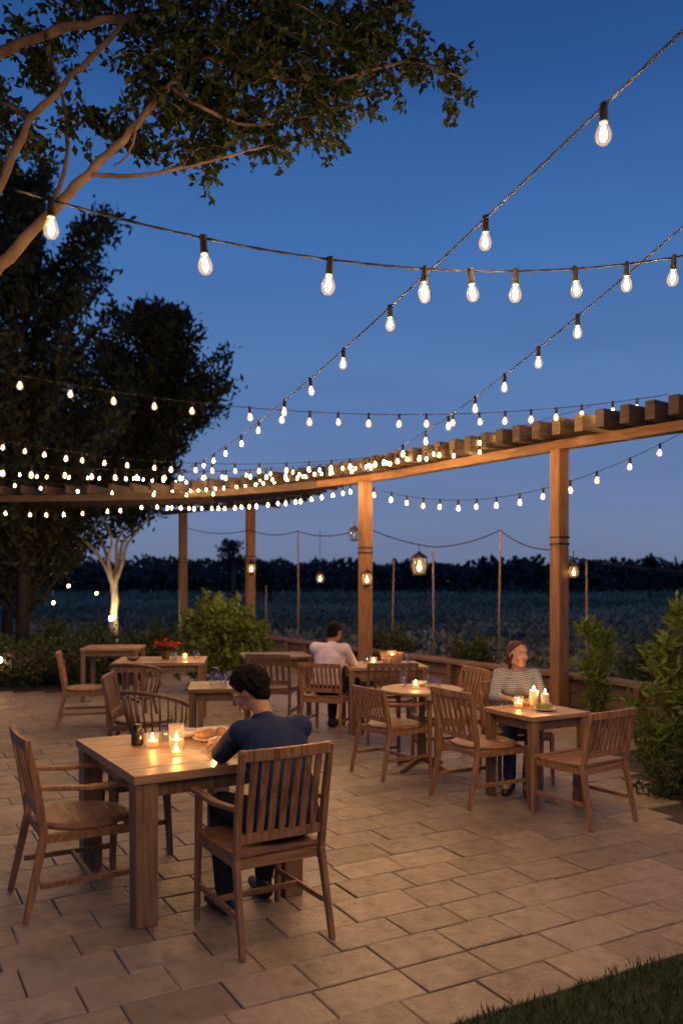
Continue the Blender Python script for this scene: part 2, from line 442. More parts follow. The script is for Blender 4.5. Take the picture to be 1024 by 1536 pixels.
# low timber wall
lw = thing('timber_wall', 'low dark timber plank wall edging the stone patio', 'wall')
for k in range(3):
    mb = MB(); mb.sweep([p + Vector((0,0,0.085+0.165*k)) for p in wall_curve], 0.07, 0.15); part('plank', mb, wall_wood, lw, bevel=.006)
mb = MB(); mb.sweep([p + Vector((0,0,0.535)) for p in wall_curve], 0.26, 0.05); part('cap_rail', mb, wall_wood, lw, bevel=.006)
for i in range(0, len(wall_curve), 3):
    p = wall_curve[i]; d = (wall_curve[min(i+1,len(wall_curve)-1)]-wall_curve[i-1 if i else 0]).normalized()
    nrm = Vector((d.y,-d.x,0)); 
    if nrm.y < 0: nrm = -nrm
    q = p - nrm*0.075
    mb = MB(); mb.bar((q.x,q.y,0), (q.x,q.y,0.505), (0.09,0.07), side=(d.x,d.y,0)); part('upright', mb, wall_wood, lw, bevel=.004)

# ------------------------------------------------------------------ string lights
def socket_me():
    mb = MB(); mb.lathe([(0.004,0.012),(0.009,0.010),(0.011,-0.004),(0.0145,-0.012),(0.015,-0.05),(0.017,-0.055),(0.017,-0.064),(0.011,-0.068)], seg=12)
    mb.box((0,0,0.004), (0.026,0.018,0.016)); return finish_mesh('socket', mb, black, True)
def core_me(mat, k=1.0, nm='filament'):
    mb = MB(); mb.lathe([(0.003,-0.078),(0.009*k,-0.086),(0.015*k,-0.098),(0.018*k,-0.112),(0.015*k,-0.126),(0.003,-0.134)], seg=8); return finish_mesh(nm, mb, mat, True)
def env_me(k=1.0, mat=None):
    mb = MB(); mb.lathe([(0.013*k,-0.064),(0.016*k,-0.074),(0.024*k,-0.092),(0.0295*k,-0.112),(0.027*k,-0.131),(0.017*k,-0.145),(0.003,-0.150)], seg=18); return finish_mesh('bulb', mb, mat or bulb_glass, True)
SOCK = socket_me(); CORE = core_me(glow_bulb, .62); ENV = env_me(); ENV2 = env_me(1.15, bulb_amber); FAR = core_me(glow_far, .72); MID = core_me(glow_mid, .62)
def string_light(A, B, sag, ts, label, near=False, scale=1.0, r=0.006, twist=False, me=None):
    A = Vector(A); B = Vector(B)
    root = thing('string_light', label, 'string light', A, group='string lights over the patio')
    f = lambda t: (B-A)*t - Vector((0,0,sag*4*t*(1-t)))
    mb = MB(); n = 60
    if twist:
        for ph in (0, math.pi):
            L = (B-A).length; nn = int(L/0.03); pts = []
            d = (B-A).normalized(); x = d.orthogonal().normalized(); y = d.cross(x)
            for i in range(nn+1):
                t = i/nn; a = ph + i*0.9
                pts.append(f(t) + (x*math.cos(a)+y*math.sin(a))*r*0.32)
            mb.tube(pts, r*0.72, 5)
    else:
        mb.tube([f(i/n) for i in range(n+1)], r, 6)
    part('cable', mb, black, root, smooth=True)
    for t in ts:
        p = f(t); rot = (random.uniform(-.08,.08), random.uniform(-.08,.08), random.uniform(0,3))
        s = scale*random.uniform(.93,1.05)
        o = put('socket', SOCK, root, p, rot); o.scale = (s,)*3
        e = put('bulb', ENV if near else ENV2, root, p, rot); e.scale = (s,)*3
        put('filament', CORE if near else (me or FAR), e)
    return root
def even(n, a=0.04, b=0.96):
    return [a+(b-a)*(i+random.uniform(-.25,.25))/(n-1) for i in range(n)]
LAB = 'black string light with glowing bulbs'
string_light((1.04,2.6,3.376), (-3.01,17,3.96), .18, [.0286,.0927,.144,.183,.253,.3225,.392,.484,.57,.66,.75,.84,.93], LAB+' running to the pergola', True, 1.0, .0058, twist=True)
string_light((-1.27,3.3,3.213), (2.11,4.6,3.504), .22, [.039,.205,.361,.489,.555,.624,.718,.805,.889], LAB+' hung from a tree limb', True, 1.0, .0058, twist=True)
string_light((1.757,3.7,3.478), (0.35,13.6,3.56), .18, [.177,.245,.318,.399,.4895,.585,.704,.83,.93], LAB+' ending at a post', True, 1.0, .0055, twist=True)
string_light((1.04,2.6,3.376), (2.2,-2.4,4.1), .15, even(6), LAB+' added overhead out of view', True, 1.03, .0055, twist=True)
string_light((1.757,3.7,3.478), (3.3,-1.5,4.1), .15, even(6), LAB+' added overhead out of view', True, 1.03, .0055, twist=True)
string_light((2.11,4.6,3.504), (4.8,5.2,3.7), .10, even(5), LAB+' added overhead out of view', True, 1.03, .0055, twist=True)
string_light((-3.2,-.6,3.9), (2.9,-.8,3.9), .25, even(9), LAB+' added overhead out of view', True, 1.03, .0055, twist=True)  # unseen extra string, added to warm the foreground from behind the camera
string_light((-3.67,8.5,3.84), (3.74,9.8,3.83), .35, [.06,.125,.18,.235,.285,.365,.41,.45,.49,.535,.58,.62,.66,.70,.74,.78,.82,.86,.91,.95], LAB+' sagging above tables', False, .95, .0042, me=MID)
string_light((-5.08,12,3.74), (2.6,11.4,3.72), .44, even(24), LAB+' sagging above tables', False, .95, .004, me=MID)
string_light((.385,13.75,3.22), (4.12,10.0,3.5), .50, [.033,.106,.165,.228,.288,.351,.414,.478,.55,.62,.695,.767,.852,.924], LAB+' looped between posts', False, 1.05, .0045, me=MID)
string_light((-4.6,8.6,2.95), (0.30,13.35,3.50), .12, even(20), LAB+' fanning out to the post', False, .9, .0035)
string_light((-3.6,16.2,3.20), (0.30,13.40,3.22), .14, even(24), LAB+' fixed under the beam', False, 1.0, .0035)
string_light((-8.0,15.5,3.28), (-3.6,16.1,3.20), .22, even(13), LAB+' fixed under the beam', False, 1.0, .0035)
string_light((-7.5,16.0,3.9), (2.2,10.7,3.45), .30, even(26), LAB+' crossing the pergola', False, .8, .003)
string_light((-6.2,10.5,3.25), (-2.2,15.5,3.35), .15, even(10), LAB+' strung toward the pergola', False, .8, .003)
string_light((-5.0,19,4.1), (2.9,9.9,3.72), .42, even(28), LAB+' crossing the pergola', False, .75, .003)
string_light((-4.6,17.5,3.6), (0.6,13.2,3.62), .16, even(26), LAB+' tied along the rafters', False, .8, .003)

# plain wire, poles
noisy_pole = noisy('rusty_pole', (0.10,0.065,0.05), (0.19,0.13,0.10), scale=12, rough=0.7)
def stick(x, y, h, lab='thin rusty metal pole holding a drooping wire'):
    mb = MB(); mb.tube([(0,0,0),(random.uniform(-.02,.02),0,h*.5),(random.uniform(-.02,.02),0.005,h)], [0.018,0.016,0.013], 8)
    o = part('metal_pole', mb, noisy_pole, smooth=True); o.location = (x,y,-0.02)
    tag(o, lab, 'pole', 'thin metal poles behind the low wall')
for x, y, h in ((-.84,16.4,2.66),(.91,15,2.07),(1.48,13.7,2.25),(2.32,12.5,2.45),(3.15,11,1.98),(-1.58,17.9,1.6)):
    stick(x, y, h)
wire = [(-3.7,20.4,2.95),(-1.97,18.38,2.78),(-.84,16.4,2.64),(.38,13.72,2.55),(1.48,13.7,2.23),(2.32,12.5,2.43),(2.61,10.36,2.07),(3.15,11,1.96),(5.2,10.5,1.84)]
mb = MB()
for a, b in zip(wire[:-1], wire[1:]):
    a = Vector(a); b = Vector(b); sg = 0.04*(b-a).length
    mb.tube([a.lerp(b, t/12) - Vector((0,0,sg*4*(t/12)*(1-t/12))) for t in range(13)], 0.009, 5)
tag(part('black_wire', mb, black), 'drooping black wire tied between poles and posts', 'wire')

# lanterns
def lantern(loc, drop, label, s=1.0, lit=True):
    root = thing('lantern', label, 'lantern', loc, group='small hanging lanterns')
    mb = MB(); mb.tube([(0,0,0.10*s),(0,0,drop)], 0.005, 5); part('cord', mb, black, root)
    mb = MB(); mb.lathe([(0.012,0.13),(0.02,0.115),(0.055,0.095),(0.075,0.075),(0.07,0.068)], seg=16); part('lamp_cap', mb, metal_dark, root, True).scale = (s,)*3
    mb = MB()
    for k in range(6):
        a = k*math.pi/3; mb.tube([(0.062*math.cos(a),0.062*math.sin(a),0.07),(0.078*math.cos(a),0.078*math.sin(a),0.0),(0.055*math.cos(a),0.055*math.sin(a),-0.075)], 0.004, 5)
    mb.lathe([(0.060,-0.075),(0.062,-0.085),(0.04,-0.095)], seg=16); part('cage', mb, metal_dark, root).scale = (s,)*3
    mb = MB(); mb.lathe([(0.05,0.066),(0.066,0.0),(0.046,-0.07)], seg=16); part('lamp_glass', mb, glass_warm if lit else glass, root, True).scale = (s,)*3
    mb = MB(); mb.ell((0,0,-0.02), (0.018,0.018,0.026), seg=8, rings=6); part('bulb', mb, lamp_small if lit else ceramic, root, True).scale = (s,)*3
lantern((-.38,15.2,1.73), .86, 'small black lantern hanging on a cord', 1.0)
lantern((1.25,13.75,1.93), .33, 'large round black lantern hanging on the wire', 1.8)
lantern((-1.93,18.3,1.95), .2, 'small lit lantern fixed to a pergola post', 1.3)
lantern((.40,13.42,1.72), .2, 'small lit lantern fixed to a pergola post', 1.2)
lantern((.20,13.45,2.42), .2, 'small dark lantern on a post bracket', 1.1, False)
lantern((2.77,10.2,1.80), .25, 'small lit lantern hanging beside a pergola post', .9)

# ------------------------------------------------------------------ furniture
def table(w, d, h, lab, loc, rotz, leg=.095, top=.045, mat=top_wood, lmat=top_leg):
    root = thing('dining_table', lab, 'table', loc, rotz, 'patio dining tables')
    mb = MB(); nb = max(4, int(round(d/0.16))); bw = d/nb
    for i in range(nb):
        mb.box((0, -d/2+bw*(i+.5), h-top/2+random.uniform(-.0008,.0008)), (w, bw-.0015, top))
    part('table_top', mb, mat, root, bevel=.003)
    mb = MB()
    for sy in (-1,1): mb.box((0, sy*(d/2-.07), h-top-.04), (w-.10, .022, .078))
    for sx in (-1,1): mb.box((sx*(w/2-.07), 0, h-top-.042), (.022, d-.17, .074))
    part('apron', mb, lmat, root, bevel=.003)
    for sx in (-1,1):
        for sy in (-1,1):
            mb = MB(); x = sx*(w/2-leg/2-.012); y = sy*(d/2-leg/2-.012)
            mb.bar((x,y,0), (x,y,h-top-.001), (leg*.94,leg*.94), (leg,leg)); part('leg', mb, lmat, root, bevel=.005)
    return root

def armchair(nsl, sw, rounded, lab, loc, rotz, ml, mx, arms=True, backh=.93):
    root = thing('wooden_chair', lab, 'chair', loc, rotz, 'wooden patio chairs')
    mb = MB()
    if rounded:
        mb.lathe([(0.235,0.415),(0.262,0.425),(0.265,0.442),(0.24,0.452),(0.12,0.446),(0.01,0.444)], seg=32, sx=.98, sy=.95)
    else:
        ns = 7
        for i in range(ns):
            y = -0.235 + 0.47*(i+.5)/ns
            mb.box((0, y, 0.442 - 0.012*math.sin(math.pi*(i+.5)/ns)), (0.50, 0.47/ns-.004, 0.022))
    part('seat', mb, mx, root, bevel=.004)
    mb = MB()
    for s in (-1,1):
        mb.box((0, s*.225, .398), (.45,.022,.05)); mb.box((s*.235, 0, .398), (.022,.43,.046))
    if arms:
        mb.box((0, 0.0, .17), (.47,.020,.028))
    for s in (-1,1): mb.bar((s*.243,.225,.17), (s*.25,-.255,.17), (.020,.028))
    part('seat_frame', mb, mx, root, bevel=.003)
    mb = MB(); y0, y1 = -.232, -.315
    def bp(x, z):
        t = max(0.0, (z-.42)/(backh-.42)); return (x, y0+(y1-y0)*t**1.2 - 0.02*(1-(x/.26)**2)*t, z)
    for s in (-1,1): 
        mb.bar(bp(s*.245,.40), bp(s*.25,.68), (.032,.038)); mb.bar(bp(s*.25,.68), bp(s*.252,backh), (.032,.038), (.028,.030))
    prev = None
    for i in range(9):
        x = -.262 + .524*i/8; p = bp(x, backh-.02)
        if prev: mb.bar(prev, p, (.026,.052), side=(0,1,0))
        prev = p
    mb.bar(bp(-.24,.515), bp(.24,.515), (.022,.044), side=(0,1,0))
    for i in range(nsl):
        x = -.245 + .49*(i+1)/(nsl+1)
        mb.bar(bp(x,.52), bp(x,.72), (sw,.013)); mb.bar(bp(x,.72), bp(x,backh-.03), (sw,.013))
    part('backrest', mb, ml, root, bevel=.003)
    for s in (-1,1):
        mb = MB(); mb.bar((s*.245,.222,.635 if arms else .43), (s*.250,.235,0), (.037,.037), (.028,.028)); part('leg', mb, ml, root, bevel=.004)
        mb = MB(); mb.bar((s*.245,-.232,.43), (s*.258,-.325,0), (.034,.042), (.027,.030)); part('leg', mb, ml, root, bevel=.004)
        if arms:
            mb = MB(); mb.bar((s*.258,.27,.648), (s*.262,-.02,.640), (.052,.024), (.046,.024)); mb.bar((s*.262,-.02,.640), (s*.255,-.262,.662), (.046,.024), (.034,.024)); part('armrest', mb, ml, root, bevel=.005)
    return root

def spindle_chair(lab, loc, rotz, m, n=15, span=215, h=.80):
    root = thing('spindle_chair', lab, 'chair', loc, rotz, 'round backed spindle chairs')
    mb = MB(); mb.lathe([(0.215,0.41),(0.235,0.42),(0.238,0.438),(0.22,0.448),(0.1,0.441),(0.01,0.44)], seg=28, sx=1, sy=.95); part('seat', mb, m, root, bevel=.003)
    mb = MB(); pts = []; a0 = -90-span/2
    for i in range(25):
        a = R(a0+span*i/24); front = abs(i-12)/12
        pts.append((.275*math.cos(a), .265*math.sin(a)-.01, h-.13*front**2))
    mb.tube(pts, .016, 8)
    for i in range(n):
        j = 0.5+23*i/(n-1); k = min(int(j), 23); t = j-k; p = Vector(pts[k]).lerp(Vector(pts[k+1]), t); a = R(a0+span*j/24)
        mb.tube([(.215*math.cos(a), .205*math.sin(a), .44), (.262*math.cos(a), .25*math.sin(a), (.44+p.z)/2), p], [.008,.009,.007], 6)
    part('backrest', mb, m, root, smooth=True)
    for sx in (-1,1):
        for sy in (-1,1):
            mb = MB(); mb.tube([(sx*.15,sy*.14,.42),(sx*.18,sy*.18,.22),(sx*.205,sy*.21,0)], [.018,.019,.012], 8); part('leg', mb, m, root, smooth=True)
    mb = MB()
    for s in (-1,1): mb.tube([(s*.18,-.18,.2),(s*.18,.18,.2)], .010, 6)
    mb.tube([(-.18,0,.2),(.18,0,.2)], .010, 6); part('stretcher', mb, m, root, smooth=True)
    return root

face = lambda deg: R(deg-90)
T1 = table(.95, 1.13, .75, 'square weathered wooden table with thick legs and lit candles', (-.884,4.85,0), R(31), leg=.115, top=.045)
T2 = table(.58, .58, .69, 'small square wooden table with pillar candles', (1.515,6.66,0), R(29), leg=.065, top=.035)
T4 = table(.9, .75, .74, 'rectangular wooden table with a candle basket', (.47,9.75,0), R(8), leg=.06, top=.035)
T5 = table(.85, .75, .75, 'dark wooden table beside the low wall', (-.85,10.9,0), R(12), leg=.06, mat=dark_x, lmat=dark_leg, top=.035)
T6 = table(1.05, .85, .75, 'wooden table with red flowers and glasses', (-2.15,10.2,0), R(6), leg=.06, top=.035)
T7 = table(.72, .6, .75, 'small wooden table with jar and bowl', (-1.02,7.75,0), R(8), leg=.05, mat=dark_x, lmat=dark_leg, top=.035)
T8 = table(.8, .7, .75, 'bare wooden table near the garden bed', (-3.25,12.2,0), R(4), leg=.055, top=.035)
rt = thing('round_table', 'round wooden bistro table with glasses and a candle', 'table', (.72,7.65,0), 0)
mb = MB(); mb.lathe([(.34,.70),(.365,.705),(.37,.72),(.362,.73),(.02,.73)], seg=40); part('table_top', mb, top_wood, rt, bevel=.002)
mb = MB(); mb.lathe([(.05,.70),(.03,.66),(.028,.40),(.04,.22),(.045,.12),(.03,.08)], seg=16); part('pedestal', mb, dark_leg, rt, True)
mb = MB()
for k in range(4):
    a = R(45+90*k); mb.bar((.02*math.cos(a),.02*math.sin(a),.11), (.28*math.cos(a),.28*math.sin(a),.02), (.04,.05), (.035,.03), side=(-math.sin(a),math.cos(a),0))
part('table_foot', mb, dark_leg, rt, bevel=.004)

c_near = armchair(7, .038, False, 'slatted teak armchair pulled up to the near table', (-.41,4.20,0), face(121), wood_leg, wood_x)
c_near.scale = (.90, 1.0, 1.0)
c_left = armchair(4, .052, True, 'round seated wooden armchair with wide back slats', (-1.40,4.60,0), face(29), wood_leg, wood_x, backh=.90)
c_w1 = armchair(6, .036, True, 'wooden side chair with curved slat back', (1.11,6.66,0), face(27), wood_leg, wood_x, arms=False, backh=.86)
c_w2 = armchair(8, .028, False, 'slatted wooden chair tucked at the candle table', (1.70,6.13,0), face(125), wood_leg, wood_x, arms=False, backh=.82)
c_w2.scale = (.92, .95, .97)
clone(c_w2, (1.50,7.30,0), face(-82), 'slatted wooden chair with a woman sitting on it')
clone(c_w2, (-.14,9.50,0), face(70), 'slatted wooden chair with a man sitting on it')
c_dark = armchair(6, .034, True, 'dark side chair at the table by the wall', (-.80,10.15,0), face(80), dark_leg, dark_x, arms=False, backh=.84)
sp = spindle_chair('round backed spindle chair in dark wood', (-1.52,7.05,0), face(62), dark_leg)
clone(c_dark, (-1.80,7.75,0), face(5), 'dark slatted chair beside the small table')
clone(sp, (-2.25,9.35,0), face(85))
c_low = armchair(9, .022, True, 'slatted wooden armchair beside the round table', (.47,7.55,0), face(33), wood_leg, wood_x, backh=.78)
c_low.scale = (.93,.93,.98)
clone(c_dark, (.50,9.1,0), face(95), 'dark slatted chair at the basket table')
clone(c_w1, (.98,7.98,0), face(200), 'wooden side chair angled at the round table')
clone(c_w1, (-2.98,10.0,0), face(15), 'wooden side chair turned toward the flower table')
st = thing('stool', 'dark wooden stool pushed under the near table', 'stool', (-1.30,5.35,0), R(31))
mb = MB(); mb.box((0,0,.44), (.40,.36,.04)); part('seat', mb, dark_x, st, bevel=.01)
for sx_ in (-1,1):
    for sy_ in (-1,1):
        mb = MB(); mb.bar((sx_*.16,sy_*.14,.42), (sx_*.18,sy_*.16,0), (.04,.04), (.032,.032)); part('leg', mb, dark_leg, st, bevel=.003)
mb = MB(); mb.box((0,-.148,.2), (.32,.02,.03)); mb.box((0,.148,.2), (.32,.02,.03)); part('stretcher', mb, dark_x, st)

# ------------------------------------------------------------------ tableware
def candle_glass(loc, label, r=.038, h=.085, wh=.035, flame=1.0):
    root = thing('candle_glass', label, 'candle', loc, random.uniform(0,3), 'candles on the tables')
    mb = MB(); mb.lathe([(r*.85,0.001),(r*.95,.006),(r,h),(r-.003,h),(r*.86,.010),(.001,.009)], seg=24); part('glass', mb, glass_warm, root, True)
    mb = MB(); mb.lathe([(r*.80,.011),(r*.84,.014),(r*.86,wh),(r*.5,wh-.002),(.002,wh-.003)], seg=20); part('wax', mb, wax, root, True)
    mb = MB(); mb.lathe([(.001,wh),(.006*flame,wh+.008),(.0075*flame,wh+.016),(.004*flame,wh+.028),(.0008,wh+.040)], seg=8); part('flame', mb, flame_mat, root, True)
def tea_light(loc, label):
    root = thing('tea_light', label, 'candle', loc, 0, 'candles on the tables')
    mb = MB(); mb.lathe([(.020,.001),(.021,.016),(.020,.017),(.0195,.013),(.001,.013)], seg=18); part('cup', mb, metal_dark, root, True)
    mb = MB(); mb.lathe([(.001,.013),(.007,.020),(.008,.028),(.004,.040),(.0008,.050)], seg=8); part('flame', mb, flame_mat, root, True)
def pillar(loc, label, h=.13, r=.035):
    root = thing('pillar_candle', label, 'candle', loc, 0, 'candles on the tables')
    mb = MB(); mb.lathe([(r,0.001),(r*1.01,h*.5),(r,h-.004),(r-.006,h),(r*.5,h-.008),(.001,h-.009)], seg=22); part('wax', mb, wax, root, True)
    mb = MB(); mb.lathe([(.001,h-.006),(.005,h+.004),(.006,h+.012),(.003,h+.024),(.0008,h+.032)], seg=8); part('flame', mb, flame_mat, root, True)
def tumbler(loc, label, r=.035, h=.11, m=None):
    mb = MB(); mb.lathe([(r*.8,0.001),(r*.86,.006),(r,h),(r-.002,h),(r*.8,.010),(.001,.010)], seg=24)
    o = part('drinking_glass', mb, m or glass, smooth=True, loc=loc); tag(o, label, 'glass', 'glasses on the tables')
def jar(loc, label, m=dark_glass, r=.035, h=.12):
    root = thing('jar', label, 'jar', loc)
    mb = MB(); mb.lathe([(r*.9,0.001),(r,.01),(r,h*.72),(r*.7,h*.84),(r*.62,h)], seg=22); part('jar_body', mb, m, root, True)
    mb = MB(); mb.lathe([(r*.68,h-.012),(r*.7,h-.01),(r*.7,h+.012),(r*.6,h+.015),(.001,h+.015)], seg=22); part('lid', mb, metal_dark, root, True)
def bowl(loc, label, r=.08, h=.05, m=ceramic):
    mb = MB(); mb.lathe([(r*.4,0.001),(r*.5,.006),(r*.85,h*.5),(r,h),(r-.005,h),(r*.8,h*.55),(r*.4,.012),(.001,.011)], seg=28)
    tag(part('bowl', mb, m, smooth=True, loc=loc), label, 'bowl')
def plate(loc, label, r=.11):
    mb = MB(); mb.lathe([(r*.55,0.001),(r*.6,.004),(r,.018),(r-.003,.020),(r*.6,.008),(.001,.007)], seg=30)
    tag(part('plate', mb, ceramic, smooth=True, loc=loc), label, 'plate')
def loaf(loc, label, L=.07, rotz=0, m=bread):
    mb = MB(); mb.ell((0,0,.028), (L,.036,.028), seg=18); mb.ell((L*.35,.008,.034), (L*.45,.03,.026), seg=14)
    o = part('bread_roll', mb, m, smooth=True, loc=loc); o.rotation_euler = (0,0,rotz); tag(o, label, 'bread')
z = .752
jar((-1.17,4.90,z), 'small dark jar with a black lid on the near table', h=.105)
candle_glass((-1.075,4.86,z), 'small glass holder with a glowing candle inside', .036, .075)
candle_glass((-.94,4.87,z), 'tall clear tumbler with a candle burning inside', .045, .125, .04)
candle_glass((-.895,4.63,z), 'low glass votive with a bright flame', .033, .045, .02, 1.2)
tea_light((-.675,4.56,z), 'bare tea light burning on the table')
tumbler((-1.03,5.02,z), 'clear empty tumbler beside the candles')
plate((-.76,5.05,z), 'cream plate holding bread rolls', .12)
loaf((-.80,5.04,z+.01), 'crusty bread roll on a plate', .07, .4); loaf((-.71,5.08,z+.01), 'crusty bread roll on a plate', .055, 1.6)
bowl((-.93,5.15,z), 'cream ceramic bowl on the near table', .07, .045)
z = .692
candle_glass((1.40,6.76,z), 'glass votive glowing on the small table', .038, .085)
pillar((1.53,6.80,z), 'cream pillar candle burning beside the fruit', .13); pillar((1.61,6.76,z), 'cream pillar candle with a low flame', .11, .032)
plate((1.57,6.60,z), 'cream plate of green fruit', .09)
for dx, dy in ((0,0),(.045,.02),(-.03,.035)):
    mb = MB(); mb.ell((0,0,.024), (.026,.026,.025), seg=14); tag(part('green_fruit', mb, green_food, smooth=True, loc=(1.56+dx,6.59+dy,z+.008)), 'small round green fruit on a plate', 'fruit')
z = .732
candle_glass((.66,7.60,z), 'glass votive on the round table', .034, .07)
tumbler((.78,7.52,z), 'clear glass on the round table', .032, .13); tumbler((.56,7.72,z), 'clear wine tumbler on the round table', .036, .15)
tumbler((.86,7.66,z), 'clear glass on the round table', .034, .10); bowl((.72,7.82,z), 'small cream bowl on the round table', .07, .04)
z = .742
def basket(loc):
    root = thing('candle_basket', 'woven basket holding a candle on the table', 'basket', loc, .2)
    m = noisy('wicker', (0.25,0.15,0.07), (0.5,0.33,0.17), scale=40, rough=0.8, bump=0.8)
    mb = MB(); mb.lathe([(.10,0.001),(.115,.05),(.12,.10),(.11,.10),(.095,.012),(.001,.01)], seg=28, sx=1.1, sy=.85); part('basket_body', mb, m, root, True)
    mb = MB()
    for k in range(28):
        a = 2*math.pi*k/28; mb.tube([(.122*1.1*math.cos(a),.122*.85*math.sin(a),.10),(.125*1.1*math.cos(a+.1),.125*.85*math.sin(a+.1),.125),(.122*1.1*math.cos(a+.22),.122*.85*math.sin(a+.22),.10)], .004, 5)
    part('woven_rim', mb, m, root, True)
basket((.58,9.85,z)); candle_glass((.36,9.62,z), 'glass votive on the basket table', .04, .09); tumbler((.75,9.6,z), 'clear glass on the basket table')
candle_glass((.58,9.85,.755), 'glass votive standing inside the basket', .05, .13, .06)
tumbler((.28,9.75,z), 'clear glass on the basket table'); tumbler((.48,9.52,z), 'clear short glass on the basket table', .033, .09)
z = .752
jar((-1.14,7.72,z), 'glass jar with metal lid on a small table', glass, .05, .14); bowl((-.92,7.72,z), 'small dark bowl on the small table', .055, .05, dark_x)
tumbler((-1.05,7.62,z), 'clear glass beside the jar'); jar((-.84,7.9,z), 'little amber jar on the small table', dark_glass, .03, .09)
candle_glass((-1.85,10.1,z), 'glass votive on the flower table', .035, .08); tumbler((-1.95,9.98,z), 'clear glass on the flower table'); tumbler((-1.75,10.28,z), 'clear glass on the flower table')
bowl((-2.45,10.05,z), 'shallow dark bowl on the flower table', .08, .04, dark_x)
fl = thing('flower_pot', 'small pot of red flowers on the table', 'flower pot', (-2.12,10.3,z))
mb = MB(); mb.lathe([(.045,0.001),(.06,.08),(.065,.085),(.055,.085),(.001,.075)], seg=20); part('pot', mb, dark_x, fl, True)
P = rng.normal(size=(260,3))*[.07,.05,.03]+[0,0,.13]; put('leaves', leaves('leaves', P, .05, .025, leaf_bed), fl)
P = rng.normal(size=(260,3))*[.06,.045,.018]+[0,0,.17]; put('petals', leaves('petals', P, .035, .03, petal_mat), fl)

# ------------------------------------------------------------------ trees and plants
def scatter_blob(c, r, n):
    D = unit(rng.normal(size=(n,3))); rad = rng.random((n,1))**0.45
    return np.array(c) + D*rad*np.array(r)

def near_tree():
    root = thing('tree', 'broadleaf tree with long limbs overhanging the patio', 'tree', (0,0,0))
    blobs = [(-1.66,4.56,.18),(-1.95,4.30,.20),(-1.40,4.22,.12),(-1.66,4.06,.09),(-1.17,4.15,.14),(-1.01,4.58,.26),(-.87,4.27,.23),(-.76,4.03,.12),
             (-.58,4.38,.25),(-.65,4.72,.30),(-.42,4.12,.12),(-.26,4.56,.25),(-.22,4.24,.15),(-.02,4.28,.12),(.06,4.58,.17),(.20,4.69,.13),(.24,4.85,.15),
             (.34,4.53,.09),(.45,4.51,.07),(.57,4.47,.06),(.65,4.40,.045),(-.04,4.83,.22),(-1.45,4.86,.20),(-1.1,4.95,.25),(-.4,4.92,.25),(-.10,4.10,.06),(-1.95,4.02,.08),
             (.15,4.39,.07),(-.80,4.50,.2),(-.45,4.65,.2)]
    mb = MB()
    mb.tube([(-2.75,4.7,-.03),(-2.7,4.65,1.2),(-2.6,4.6,2.3),(-2.5,4.6,3.3),(-2.4,4.65,4.4)], [.19,.15,.13,.10,.06], 14)
    part('trunk', mb, bark, root, True)
    def limb(pts, r0, r1, w=.02):
        sp_ = spline(pts, 6); n = len(sp_); mb = MB()
        rad = [(r0+(r1-r0)*i/(n-1))*random.uniform(.92,1.1) for i in range(n)]
        sp_ = [p + Vector((random.uniform(-w,w), random.uniform(-w,w), random.uniform(-w,w)))*.4 for p in sp_]
        mb.tube(sp_, rad, 10); part('limb', mb, bark, root, True)
    limb([(-2.62,4.6,2.4),(-2.1,4.45,2.95),(-1.76,4.4,3.32),(-1.5,4.4,3.59),(-1.31,4.4,3.79),(-1.1,4.45,4.04),(-.9,4.5,4.31),(-.7,4.6,4.6)], .036, .014)
    limb([(-2.55,4.6,2.9),(-2.0,4.5,3.45),(-1.76,4.45,3.8),(-1.62,4.45,4.1),(-1.42,4.5,4.35),(-1.1,4.5,4.69)], .028, .012)
    limb([(-2.5,4.6,3.6),(-2.1,4.5,4.25),(-1.76,4.5,4.50),(-1.4,4.5,4.62),(-1.0,4.6,4.75)], .034, .018)
    limb([(-1.30,4.4,3.79),(-1.07,4.4,3.785),(-.83,4.45,3.85),(-.62,4.5,3.93),(-.38,4.55,4.02)], .012, .005, .01)
    limb([(-.75,4.55,4.5),(-.4,4.6,4.42),(-.1,4.6,4.38),(.2,4.6,4.46),(.42,4.6,4.49),(.66,4.6,4.40)], .014, .004, .01)
    limb([(-1.5,4.4,3.6),(-1.45,4.5,3.9),(-1.5,4.6,4.3),(-1.6,4.6,4.6)], .014, .006, .01)
    limb([(-1.05,4.4,4.05),(-1.12,4.5,3.95),(-1.2,4.5,3.88)], .008, .004, .01)
    limb([(-1.62,4.45,4.1),(-1.75,4.5,4.2),(-2.0,4.5,4.3)], .012, .006, .01)
    limb([(-.9,4.5,4.3),(-.75,4.5,4.2),(-.5,4.6,4.15),(-.2,4.6,4.2),(.02,4.6,4.25)], .012, .004, .01)
    P = []; TW = MB(); B = []
    for (x, zc, r) in blobs:
        nt_ = int(38*(r/.2)**1.8)+7
        for c in scatter_blob((x, 4.65, zc), (r*.95, max(r, .12)*1.6, r*.8), nt_):
            d = np.array([random.gauss(.2,.6), random.gauss(0,.5), random.gauss(-.25,.45)]); d /= np.linalg.norm(d)
            L = random.uniform(.09,.20)*(1 if r > .1 else .7); e = c + d*L
            TW.tube([c, (c+e)/2+np.array([0,0,.01]), e], [.003,.0024,.0014], 4)
            k = int(L/.0095)
            t = np.linspace(.05, 1.0, k)[:,None]
            P.append(c + d*L*t + rng.normal(0, .012, (k,3))); B.append(np.repeat(d[None], k, 0)*.5 + np.array([0,0,-.25]))
    part('twigs', TW, bark, root)
    P = np.concatenate(P); B = np.concatenate(B)
    put('crown', leaves('crown', P, .050, .028, leaf_near, bias=B*.9), root)
near_tree()

